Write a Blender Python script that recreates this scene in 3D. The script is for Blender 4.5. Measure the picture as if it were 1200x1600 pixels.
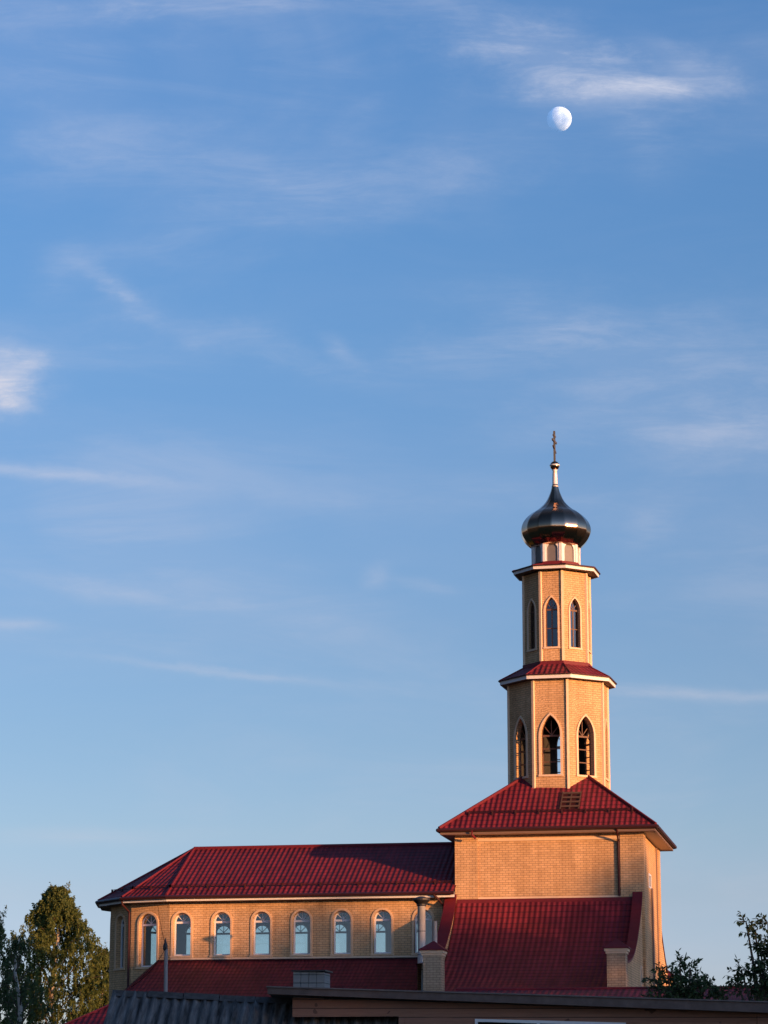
import bpy, math, random
from mathutils import Vector, Matrix
from mathutils.geometry import tessellate_polygon
random.seed(7)
R = math.radians
scn = bpy.context.scene
col = scn.collection
for o in list(bpy.data.objects): bpy.data.objects.remove(o)

# ------------------------------------------------------------------ camera
F = 4187.0
PITCH = math.atan(942/4187.0)
YAW = math.atan(815/math.hypot(4187, 942))
cd = bpy.data.cameras.new("camera"); cam = bpy.data.objects.new("camera", cd); col.objects.link(cam)
cd.sensor_fit = 'VERTICAL'; cd.sensor_height = 24.0; cd.lens = 24.0*F/1600
cd.clip_start = 0.5; cd.clip_end = 20000
cam.location = (0, 0, 1.6)
cam.rotation_euler = (R(90)+PITCH, 0, YAW)
scn.camera = cam
cam_fwd = Vector((-math.sin(YAW)*math.cos(PITCH), math.cos(YAW)*math.cos(PITCH), math.sin(PITCH)))
cam_right = Vector((math.cos(YAW), math.sin(YAW), 0))
cam_up = cam_right.cross(cam_fwd)

# ------------------------------------------------------------------ sun, sky
SUN_EL, SUN_AZ = R(5.0), R(31.0)           # azimuth measured from +X towards -Y
sdir = Vector((math.cos(SUN_AZ)*math.cos(SUN_EL), -math.sin(SUN_AZ)*math.cos(SUN_EL), math.sin(SUN_EL)))
sl = bpy.data.lights.new("sun", 'SUN'); sl.energy = 5.0; sl.angle = R(0.6); sl.color = (1.0, 0.455, 0.165)
so = bpy.data.objects.new("sun", sl); col.objects.link(so)
so.rotation_euler = sdir.to_track_quat('Z', 'Y').to_euler()
so.location = sdir*300
scn.view_settings.view_transform = 'Standard'
scn.view_settings.look = 'None'
scn.view_settings.exposure = 0.56
scn.view_settings.gamma = 1.0

w = bpy.data.worlds.new("World"); scn.world = w; w.use_nodes = True
wt = w.node_tree; wt.nodes.clear()
def N(t, typ, **kw):
    n = t.nodes.new(typ)
    for k, v in kw.items():
        if k.startswith('i_'):
            key = k[2:]; key = int(key) if key.isdigit() else key.replace('_', ' ')
            n.inputs[key].default_value = v
        else: setattr(n, k, v)
    return n
def L(t, a, b): t.links.new(a, b)
def M_(t, op, a, b=None, c=None, clamp=False):
    n = t.nodes.new('ShaderNodeMath'); n.operation = op; n.use_clamp = clamp
    for i, x in enumerate((a, b, c)):
        if x is None: continue
        if isinstance(x, (int, float)): n.inputs[i].default_value = x
        else: t.links.new(x, n.inputs[i])
    return n.outputs[0]
def mixc(t, fac, a, b, blend='MIX'):
    n = t.nodes.new('ShaderNodeMix'); n.data_type = 'RGBA'; n.blend_type = blend
    for i, x in ((0, fac), (6, a), (7, b)):
        if isinstance(x, (int, float)): n.inputs[i].default_value = x
        elif isinstance(x, tuple): n.inputs[i].default_value = x if len(x) == 4 else x+(1,)
        else: t.links.new(x, n.inputs[i])
    return n.outputs[2]
def build_world():
    t = wt
    sky = N(t, 'ShaderNodeTexSky', sky_type='NISHITA', sun_disc=False, sun_elevation=SUN_EL,
            sun_rotation=R(90)+SUN_AZ, altitude=100, air_density=1.0, dust_density=0.6, ozone_density=2.5)
    tc = N(t, 'ShaderNodeTexCoord'); d = tc.outputs['Generated']
    # coordinates on the celestial sphere about one fixed compass bearing
    def dot(v):
        n = N(t, 'ShaderNodeVectorMath', operation='DOT_PRODUCT'); L(t, d, n.inputs[0]); n.inputs[1].default_value = v
        return n.outputs['Value']
    f = M_(t, 'MAXIMUM', dot(cam_fwd), 0.05)
    U = M_(t, 'DIVIDE', dot(cam_right), f); V = M_(t, 'DIVIDE', dot(cam_up), f)
    cx = N(t, 'ShaderNodeCombineXYZ'); L(t, U, cx.inputs[0]); L(t, V, cx.inputs[1])
    def noise(scale, sx, sy, rot, detail=6, rough=0.55, dist=0.0, off=(0, 0, 0)):
        mp = N(t, 'ShaderNodeMapping'); L(t, cx.outputs[0], mp.inputs[0])
        mp.inputs['Rotation'].default_value = (0, 0, R(rot)); mp.inputs['Scale'].default_value = (sx, sy, 1); mp.inputs['Location'].default_value = off
        n = N(t, 'ShaderNodeTexNoise', i_Scale=scale, i_Detail=detail, i_Roughness=rough, i_Distortion=dist); L(t, mp.outputs[0], n.inputs['Vector'])
        return n.outputs[0]
    def rng(x, a, b, lo=0., hi=1.):
        n = N(t, 'ShaderNodeMapRange', interpolation_type='SMOOTHSTEP'); L(t, x, n.inputs[0])
        n.inputs[1].default_value = a; n.inputs[2].default_value = b; n.inputs[3].default_value = lo; n.inputs[4].default_value = hi
        return n.outputs[0]
    def blob(px, py, ax, ay, ang, warp=0.0):
        """soft elliptical cloud bank; centre and radii in 1/4187 units on the sky"""
        u0, v0 = (px-600)/F, (800-py)/F
        du = M_(t, 'SUBTRACT', U, u0); dv = M_(t, 'SUBTRACT', V, v0)
        if warp:
            du = M_(t, 'ADD', du, M_(t, 'MULTIPLY', M_(t, 'SUBTRACT', wA, .5), warp*ax/F))
            dv = M_(t, 'ADD', dv, M_(t, 'MULTIPLY', M_(t, 'SUBTRACT', wB, .5), warp*ay/F))
        c, s = math.cos(R(ang)), math.sin(R(ang))
        p = M_(t, 'DIVIDE', M_(t, 'ADD', M_(t, 'MULTIPLY', du, c), M_(t, 'MULTIPLY', dv, s)), ax/F)
        q = M_(t, 'DIVIDE', M_(t, 'SUBTRACT', M_(t, 'MULTIPLY', dv, c), M_(t, 'MULTIPLY', du, s)), ay/F)
        r2 = M_(t, 'ADD', M_(t, 'MULTIPLY', p, p), M_(t, 'MULTIPLY', q, q))
        return M_(t, 'EXPONENT', M_(t, 'MULTIPLY', r2, -1.0))
    wA = noise(34, .7, 1.2, 10, 9, .66, 0, (3, 1, 0)); wB = noise(34, .7, 1.2, 10, 9, .66, 0, (7, 9, 0))
    fib = noise(42, .42, 2.3, 16, 9, .68, .5)           # fibres
    fib2 = noise(20, .40, 1.9, -14, 9, .64, .9, (2, 5, 0))
    veil = noise(9.0, .6, 1.3, -16, 6, .55, .6, (1.3, 4.2, 0))
    fine = rng(fib, .36, .72); fine2 = rng(fib2, .42, .72); soft = rng(veil, .40, .70)
    # thin veil with fibres everywhere
    total = M_(t, 'MULTIPLY', soft, M_(t, 'ADD', .07, M_(t, 'MULTIPLY', fine2, .12)))
    total = M_(t, 'ADD', total, M_(t, 'MULTIPLY', fine2, .02))
    specs = [  # px, py, rx, ry, angle, strength, fibre share, warp
        (985, 140, 120, 20, 3, .50, .45, 2.4), (900, 105, 190, 40, -14, .34, .60, 2.2), (1090, 100, 70, 22, -28, .20, .6, 2.2), (1010, 215, 50, 50, 60, .12, .7, 2.0), (760, 50, 160, 40, -22, .12, .7, 2),
        (-8, 592, 54, 40, 8, .75, .42, 3.0), (18, 610, 36, 24, 0, .5, .5, 3.2), (42, 574, 34, 13, 22, .5, .5, 3.0), (20, 634, 30, 8, 0, .5, .4, 2.6),
        (40, 735, 170, 10, -6, .40, .35, 1.6), (20, 975, 52, 9, -4, .34, .35, 1.6), (330, 1048, 200, 7, -6, .20, .4, 1.8), (190, 925, 240, 14, -8, .14, .5, 1.8),
        (1110, 1085, 190, 9, -3, .26, .4, 1.8), (540, 552, 34, 16, -35, .24, .5, 2.2), (590, 900, 24, 18, 30, .18, .5, 2.2), (665, 915, 40, 9, -14, .14, .5, 2),
        (180, 450, 62, 18, -38, .26, .6, 2.2), (90, 430, 50, 30, 50, .10, .6, 2), (1080, 600, 240, 110, 0, .20, .5, 2.0), (870, 515, 120, 50, -14, .18, .6, 2.2), (700, 560, 120, 34, 10, .12, .6, 2),
        (140, 235, 130, 40, 8, .16, .6, 2.0), (560, 290, 300, 50, 10, .11, .7, 2.0), (330, 250, 200, 50, -12, .10, .7, 2), (400, 545, 180, 22, -16, .13, .6, 2),
        (600, 780, 260, 30, -4, .08, .6, 1.8), (130, 1305, 210, 14, 0, .17, .35, 1.6), (300, 10, 300, 22, 3, .22, .7, 2.0), (1130, 680, 150, 26, 0, .16, .5, 1.8), (1000, 830, 60, 30, 50, .12, .6, 2), (900, 770, 200, 24, -6, .07, .6, 2)]
    for (px, py, ax, ay, ang, st, fs, wp) in specs:
        b = blob(px, py, ax, ay, ang, wp)
        m = M_(t, 'MULTIPLY', b, M_(t, 'ADD', st*(1-fs), M_(t, 'MULTIPLY', fine, st*fs*1.6)))
        total = M_(t, 'ADD', total, m)
    total = M_(t, 'MINIMUM', total, .92)
    z = N(t, 'ShaderNodeSeparateXYZ'); L(t, d, z.inputs[0]); Z = z.outputs[2]
    # only over the north-western quarter the named banks exist; elsewhere fade to an even thin veil
    face = rng(dot(cam_fwd), .2, .6)
    total = M_(t, 'MULTIPLY', total, face)
    # clear-sky grading (bluer aloft, milky towards the horizon)
    grade = N(t, 'ShaderNodeValToRGB'); L(t, Z, grade.inputs[0])
    cr = grade.color_ramp; GR = GRADE
    cr.elements[0].position = GR[0][0]; cr.elements[0].color = tuple(q/4*m_ for q, m_ in zip(GR[0][1], GM))+(1,)
    cr.elements[1].position = GR[-1][0]; cr.elements[1].color = tuple(q/4*m_ for q, m_ in zip(GR[-1][1], GM))+(1,)
    for p_, c_ in GR[1:-1]:
        e = cr.elements.new(p_); e.color = tuple(q/4*m_ for q, m_ in zip(c_, GM))+(1,)
    base = mixc(t, 1.0, sky.outputs[0], grade.outputs[0], 'MULTIPLY')
    vs = N(t, 'ShaderNodeVectorMath', operation='SCALE'); L(t, base, vs.inputs[0]); 
    glow = rng(dot(sdir), -.4, .9, .70, 3.7)
    vf = N(t, 'ShaderNodeMapRange', interpolation_type='SMOOTHSTEP'); L(t, dot(cam_fwd), vf.inputs[0]); vf.inputs[1].default_value = .35; vf.inputs[2].default_value = .9
    L(t, glow, vf.inputs[3]); vf.inputs[4].default_value = 2.68; L(t, vf.outputs[0], vs.inputs[3])
    base = vs.outputs[0]
    cloud = mixc(t, rng(Z, .02, .40), CLOUD_LO, CLOUD_HI)
    out = mixc(t, total, base, cloud)
    bg = N(t, 'ShaderNodeBackground'); bg.inputs[1].default_value = SKY_STRENGTH
    L(t, out, bg.inputs[0])
    wo = N(t, 'ShaderNodeOutputWorld'); L(t, bg.outputs[0], wo.inputs[0])
SKY_STRENGTH = 0.12; GM = (.90, .97, .965)
GRADE = [(0.02, (2.05, 2.08, 4.2)), (.042, (2.05, 2.02, 3.9)), (.079, (2.05, 1.79, 2.72)), (.102, (2.00, 1.78, 2.44)), (.135, (1.90, 1.72, 2.26)),
         (.173, (1.92, 1.72, 2.19)), (.222, (1.98, 1.82, 2.28)), (.275, (1.86, 1.90, 2.39)), (.320, (1.76, 1.93, 2.48)), (.392, (1.85, 2.05, 2.66)), (.8, (1.5, 1.6, 2.1))]
CLOUD_LO = (3.6, 3.45, 3.85); CLOUD_HI = (3.8, 3.95, 4.65)
build_world()

# ------------------------------------------------------------------ materials
MATS = {}
def newmat(name):
    m = bpy.data.materials.new(name); m.use_nodes = True
    t = m.node_tree; p = t.nodes['Principled BSDF']; MATS[name] = m
    return m, t, p
def noise_n(t, vec, scale, detail=4, rough=.6):
    n = N(t, 'ShaderNodeTexNoise', i_Scale=scale, i_Detail=detail, i_Roughness=rough); L(t, vec, n.inputs['Vector']); return n.outputs[0]
def simple(name, c, rough=.6, metal=0., var=.12, scale=6., bump=0., spec=.5):
    m, t, p = newmat(name)
    g = N(t, 'ShaderNodeNewGeometry'); n = noise_n(t, g.outputs['Position'], scale)
    lo = tuple(x*(1-var*1.4) for x in c); hi = tuple(min(1, x*(1+var)) for x in c)
    L(t, mixc(t, n, lo, hi), p.inputs['Base Color'])
    p.inputs['Roughness'].default_value = rough; p.inputs['Metallic'].default_value = metal
    p.inputs['Specular IOR Level'].default_value = spec
    if bump:
        b = N(t, 'ShaderNodeBump', i_Strength=bump, i_Distance=.02); L(t, n, b.inputs['Height']); L(t, b.outputs[0], p.inputs['Normal'])
    return m
def brick_mat(name, c1, c2, mort, rowh=.098, bw=.26, patch=.18):
    m, t, p = newmat(name)
    uv = N(t, 'ShaderNodeUVMap'); g = N(t, 'ShaderNodeNewGeometry')
    b = N(t, 'ShaderNodeTexBrick', offset=.5); L(t, uv.outputs[0], b.inputs['Vector'])
    b.inputs['Scale'].default_value = 1.0; b.inputs['Brick Width'].default_value = bw; b.inputs['Row Height'].default_value = rowh
    b.inputs['Mortar Size'].default_value = .011; b.inputs['Mortar Smooth'].default_value = .25; b.inputs['Bias'].default_value = 0
    b.inputs['Color1'].default_value = c1+(1,); b.inputs['Color2'].default_value = c2+(1,); b.inputs['Mortar'].default_value = mort+(1,)
    n1 = noise_n(t, g.outputs['Position'], .55, 3); n2 = noise_n(t, g.outputs['Position'], 4.5, 5, .7)
    # each course varies a little: stretched noise
    mp = N(t, 'ShaderNodeMapping'); L(t, uv.outputs[0], mp.inputs[0]); mp.inputs['Scale'].default_value = (1.2, 9, 1)
    n3 = noise_n(t, mp.outputs[0], 1.1, 4, .7)
    c = mixc(t, 1.0, b.outputs[0], mixc(t, n1, (1-patch, 1-patch, 1-patch*1.1), (1+patch*.4, 1+patch*.4, 1+patch*.35)), 'MULTIPLY')
    c = mixc(t, 1.0, c, mixc(t, n2, (.80, .79, .77), (1.14, 1.14, 1.14)), 'MULTIPLY')
    c = mixc(t, 1.0, c, mixc(t, n3, (.74, .72, .70), (1.22, 1.23, 1.24)), 'MULTIPLY')
    ms_ = N(t, 'ShaderNodeMapping'); L(t, uv.outputs[0], ms_.inputs[0]); ms_.inputs['Scale'].default_value = (2.2, .22, 1)
    st_ = N(t, 'ShaderNodeMapRange'); L(t, noise_n(t, ms_.outputs[0], 1.0, 6, .65), st_.inputs[0]); st_.inputs[1].default_value = .40; st_.inputs[2].default_value = .62
    c = mixc(t, 1.0, c, mixc(t, st_.outputs[0], (.84, .82, .80), (1.05, 1.05, 1.05)), 'MULTIPLY')
    L(t, c, p.inputs['Base Color']); p.inputs['Roughness'].default_value = .85; p.inputs['Specular IOR Level'].default_value = .25
    inv = M_(t, 'SUBTRACT', 1.0, b.outputs['Fac'])
    h = M_(t, 'ADD', inv, M_(t, 'MULTIPLY', n2, .5))
    bp = N(t, 'ShaderNodeBump', i_Strength=.55, i_Distance=.012); L(t, h, bp.inputs['Height']); L(t, bp.outputs[0], p.inputs['Normal'])
    return m
brick_mat('brick', (.80, .535, .315), (.70, .455, .255), (.39, .25, .15), patch=.26)
brick_mat('brick_worn', (.58, .44, .32), (.52, .39, .28), (.30, .22, .16), patch=.3)
simple('brick_trim', (.78, .58, .41), .8, bump=.2)
simple('brick_soft', (.72, .50, .32), .85, var=.2, bump=.2)
simple('plaster', (.20, .21, .24), .9)
def roof_mat(name, c, rib=.23, step=.36, depth=.03, ribc=.30):
    m, t, p = newmat(name)
    uv = N(t, 'ShaderNodeUVMap'); s = N(t, 'ShaderNodeSeparateXYZ'); L(t, uv.outputs[0], s.inputs[0])
    g = N(t, 'ShaderNodeNewGeometry')
    a = M_(t, 'MULTIPLY', s.outputs[0], 2*math.pi/rib)
    sn = M_(t, 'ADD', M_(t, 'MULTIPLY', M_(t, 'SINE', a), .5), .5)
    v = M_(t, 'FRACT', M_(t, 'DIVIDE', s.outputs[1], step))          # 0 at lower edge of each tile row
    row = M_(t, 'FLOOR', M_(t, 'DIVIDE', s.outputs[1], step)); colm = M_(t, 'FLOOR', M_(t, 'DIVIDE', s.outputs[0], rib))
    h = M_(t, 'ADD', M_(t, 'MULTIPLY', sn, 1.0), M_(t, 'MULTIPLY', M_(t, 'SUBTRACT', 1.0, v), .55))
    cv = N(t, 'ShaderNodeCombineXYZ'); L(t, row, cv.inputs[0]); L(t, colm, cv.inputs[1])
    wn = N(t, 'ShaderNodeTexWhiteNoise', noise_dimensions='2D'); L(t, cv.outputs[0], wn.inputs['Vector'])
    n = noise_n(t, g.outputs['Position'], .9, 5, .65); n2 = noise_n(t, g.outputs['Position'], 7, 4)
    base = mixc(t, n, tuple(x*.72 for x in c), tuple(x*1.25 for x in c))
    base = mixc(t, 1.0, base, mixc(t, wn.outputs['Value'], (.86, .86, .86), (1.12, 1.12, 1.12)), 'MULTIPLY')
    base = mixc(t, 1.0, base, mixc(t, n2, (.85, .85, .85), (1.12, 1.12, 1.12)), 'MULTIPLY')
    # darker in the troughs and under each lap
    trough = M_(t, 'POWER', M_(t, 'SUBTRACT', 1.0, sn), 2.0)
    lap = M_(t, 'GREATER_THAN', v, .80)
    dark_lines = M_(t, 'MINIMUM', M_(t, 'ADD', M_(t, 'MULTIPLY', trough, ribc), M_(t, 'MULTIPLY', lap, .70)), 1.0)
    base = mixc(t, dark_lines, base, (c[0]*.30, c[1]*.45, c[2]*.55))
    ms_ = N(t, 'ShaderNodeMapping'); L(t, uv.outputs[0], ms_.inputs[0]); ms_.inputs['Scale'].default_value = (1.6, .28, 1)
    st_ = N(t, 'ShaderNodeMapRange'); L(t, noise_n(t, ms_.outputs[0], 1.0, 6, .7), st_.inputs[0]); st_.inputs[1].default_value = .36; st_.inputs[2].default_value = .64
    base = mixc(t, 1.0, base, mixc(t, st_.outputs[0], (.74, .78, .80), (1.14, 1.20, 1.18)), 'MULTIPLY')
    L(t, base, p.inputs['Base Color'])
    L(t, M_(t, 'ADD', .52, M_(t, 'MULTIPLY', n2, .25)), p.inputs['Roughness']); p.inputs['Specular IOR Level'].default_value = .28
    bp = N(t, 'ShaderNodeBump', i_Strength=.9); bp.inputs['Distance'].default_value = depth
    L(t, h, bp.inputs['Height']); L(t, bp.outputs[0], p.inputs['Normal'])
    return m
roof_mat('roof_tile', (.215, .021, .034), step=.35, ribc=.26)
roof_mat('roof_old', (.19, .021, .028), rib=.19, depth=.018, ribc=.14)
simple('red_metal', (.15, .015, .026), .6, var=.25, spec=.3)
simple('dark_red', (.05, .011, .014), .6, spec=.3)
simple('gutter', (.05, .014, .016), .4)
simple('white_paint', (.80, .80, .82), .55, var=.06)
simple('hatch_metal', (.085, .045, .035), .6)
simple('dull_fascia', (.20, .13, .11), .6)
simple('soffit', (.60, .50, .42), .7)
simple('brown_soffit', (.16, .11, .09), .7)
simple('white_pvc', (.78, .79, .82), .35, var=.05)
simple('brown_frame', (.13, .065, .045), .6)
simple('grey_panel', (.17, .16, .165), .5)
simple('pale_panel', (.62, .55, .46), .5)
simple('steel', (.80, .79, .78), .30, metal=.15, var=.1, scale=3)
simple('black_metal', (.025, .025, .028), .5)
simple('old_metal', (.16, .17, .18), .55)
simple('cross_metal', (.30, .22, .13), .38, metal=.8)
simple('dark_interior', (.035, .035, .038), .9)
m, t, p = newmat('dome_metal')
g = N(t, 'ShaderNodeNewGeometry'); n = noise_n(t, g.outputs['Position'], 2.2, 3)
L(t, mixc(t, n, (.46, .28, .185), (.60, .38, .255)), p.inputs['Base Color'])
p.inputs['Metallic'].default_value = 1.0; p.inputs['Roughness'].default_value = .12
b = N(t, 'ShaderNodeBump', i_Strength=.12, i_Distance=.05); L(t, n, b.inputs['Height']); L(t, b.outputs[0], p.inputs['Normal'])
def glass_mat(name, tint, refl=.10, gl=(.85, .9, 1.0)):
    m, t, p = newmat(name); t.nodes.remove(p)
    tr = N(t, 'ShaderNodeBsdfTransparent'); tr.inputs[0].default_value = tint+(1,)
    gs = N(t, 'ShaderNodeBsdfGlossy'); gs.inputs[0].default_value = gl+(1,); gs.inputs['Roughness'].default_value = .03
    fr = N(t, 'ShaderNodeLayerWeight'); fr.inputs[0].default_value = .35
    mx = N(t, 'ShaderNodeMixShader'); L(t, M_(t, 'ADD', M_(t, 'MULTIPLY', fr.outputs['Fresnel'], .5), refl, clamp=True), mx.inputs[0])
    L(t, tr.outputs[0], mx.inputs[1]); L(t, gs.outputs[0], mx.inputs[2])
    L(t, mx.outputs[0], t.nodes['Material Output'].inputs[0]); return m
glass_mat('glass', (.86, .93, .93), .08)
glass_mat('glass_dark', (.32, .35, .38), .10)
def plank_mat(name, c, w_=.14):
    m, t, p = newmat(name)
    uv = N(t, 'ShaderNodeUVMap'); s = N(t, 'ShaderNodeSeparateXYZ'); L(t, uv.outputs[0], s.inputs[0])
    v = M_(t, 'DIVIDE', s.outputs[1], w_); fr = M_(t, 'FRACT', v); fl = M_(t, 'FLOOR', v)
    wn = N(t, 'ShaderNodeTexWhiteNoise', noise_dimensions='1D'); L(t, fl, wn.inputs['W'])
    mp = N(t, 'ShaderNodeMapping'); L(t, uv.outputs[0], mp.inputs[0]); mp.inputs['Scale'].default_value = (1.5, 22, 1)
    gr = noise_n(t, mp.outputs[0], 1.6, 6, .7); kn = noise_n(t, uv.outputs[0], 3.2, 2)
    base = mixc(t, gr, tuple(x*.55 for x in c), tuple(x*1.35 for x in c))
    base = mixc(t, 1.0, base, mixc(t, wn.outputs[0], (.75, .75, .75), (1.15, 1.13, 1.1)), 'MULTIPLY')
    base = mixc(t, M_(t, 'MULTIPLY', M_(t, 'GREATER_THAN', kn, .68), .6), base, (.03, .018, .012))
    gap = M_(t, 'LESS_THAN', fr, .09)
    base = mixc(t, M_(t, 'MULTIPLY', gap, .8), base, (.012, .008, .006))
    L(t, base, p.inputs['Base Color']); p.inputs['Roughness'].default_value = .75
    bp = N(t, 'ShaderNodeBump', i_Strength=.5, i_Distance=.01); L(t, M_(t, 'SUBTRACT', gr, gap), bp.inputs['Height']); L(t, bp.outputs[0], p.inputs['Normal'])
plank_mat('brown_planks', (.36, .175, .115))
plank_mat('grey_planks', (.30, .29, .28), .13)
def slate_mat():
    m, t, p = newmat('old_slate')
    uv = N(t, 'ShaderNodeUVMap'); mp = N(t, 'ShaderNodeMapping'); L(t, uv.outputs[0], mp.inputs[0]); mp.inputs['Scale'].default_value = (6, .7, 1)
    n = noise_n(t, mp.outputs[0], 1.6, 6, .7); g = N(t, 'ShaderNodeNewGeometry'); n2 = noise_n(t, g.outputs['Position'], 2.5, 5, .7)
    r = N(t, 'ShaderNodeValToRGB'); L(t, n, r.inputs[0])
    r.color_ramp.elements[0].position = .35; r.color_ramp.elements[0].color = (.028, .026, .026, 1)
    r.color_ramp.elements[1].position = .72; r.color_ramp.elements[1].color = (.36, .34, .33, 1)
    c = mixc(t, M_(t, 'MULTIPLY', n2, .6), r.outputs[0], (.03, .032, .030))
    L(t, c, p.inputs['Base Color']); p.inputs['Roughness'].default_value = .95; p.inputs['Specular IOR Level'].default_value = .1
slate_mat()
simple('slate_cap', (.10, .092, .088), .95, var=.6, scale=9, spec=.1)
simple('dark_felt', (.16, .115, .10), .9, var=.35, spec=.15)
simple('roof_edge', (.20, .16, .145), .8, var=.3, spec=.2)
simple('bark', (.10, .075, .055), .9, var=.3)
simple('birch_bark', (.55, .50, .44), .8, var=.35, scale=4)
simple('wire', (.008, .008, .008), 1.0, spec=.0)
simple('pole_grey', (.30, .27, .27), .8, var=.2)
simple('white_wall', (.52, .62, .74), .8)
def leaf_mat(name, a, b_, c_, trans=.35):
    m, t, p = newmat(name)
    uv = N(t, 'ShaderNodeUVMap'); s = N(t, 'ShaderNodeSeparateXYZ'); L(t, uv.outputs[0], s.inputs[0])
    r = N(t, 'ShaderNodeValToRGB'); L(t, s.outputs[0], r.inputs[0])
    r.color_ramp.elements[0].color = a+(1,); r.color_ramp.elements[1].color = c_+(1,)
    e = r.color_ramp.elements.new(.55); e.color = b_+(1,)
    L(t, r.outputs[0], p.inputs['Base Color']); p.inputs['Roughness'].default_value = .6; p.inputs['Specular IOR Level'].default_value = .3
    tl = N(t, 'ShaderNodeBsdfTranslucent'); L(t, r.outputs[0], tl.inputs[0])
    mx = N(t, 'ShaderNodeMixShader'); mx.inputs[0].default_value = trans
    L(t, p.outputs[0], mx.inputs[1]); L(t, tl.outputs[0], mx.inputs[2]); L(t, mx.outputs[0], t.nodes['Material Output'].inputs[0])
leaf_mat('leaf_birch', (.075, .11, .030), (.135, .18, .050), (.22, .26, .085), .5)
leaf_mat('leaf_dark', (.036, .060, .026), (.075, .115, .045), (.12, .17, .07))
m, t, p = newmat('ground_grass')
g = N(t, 'ShaderNodeNewGeometry'); n = noise_n(t, g.outputs['Position'], .15, 6); n2 = noise_n(t, g.outputs['Position'], 4, 5)
L(t, mixc(t, 1.0, mixc(t, n, (.035, .05, .018), (.075, .075, .035)), mixc(t, n2, (.6, .6, .6), (1.3, 1.3, 1.3)), 'MULTIPLY'), p.inputs['Base Color'])
p.inputs['Roughness'].default_value = .95
# moon: lit by the same sun; the daylight air in front of it is as bright as the sky beside it
m, t, p = newmat('moon_rock'); t.nodes.remove(p)
g = N(t, 'ShaderNodeNewGeometry'); tc = N(t, 'ShaderNodeTexCoord')
n = noise_n(t, tc.outputs['Object'], .022, 2, .5)
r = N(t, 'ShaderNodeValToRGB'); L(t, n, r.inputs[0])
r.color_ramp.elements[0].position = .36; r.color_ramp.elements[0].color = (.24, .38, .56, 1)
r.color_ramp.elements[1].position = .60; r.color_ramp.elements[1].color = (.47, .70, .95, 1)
df = N(t, 'ShaderNodeBsdfDiffuse'); L(t, r.outputs[0], df.inputs[0]); df.inputs['Roughness'].default_value = 1.0
tr = N(t, 'ShaderNodeBsdfTransparent'); ad = N(t, 'ShaderNodeAddShader'); L(t, df.outputs[0], ad.inputs[0]); L(t, tr.outputs[0], ad.inputs[1])
mx = N(t, 'ShaderNodeMixShader'); L(t, g.outputs['Backfacing'], mx.inputs[0]); L(t, ad.outputs[0], mx.inputs[1]); L(t, tr.outputs[0], mx.inputs[2])
L(t, mx.outputs[0], t.nodes['Material Output'].inputs[0])

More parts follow.
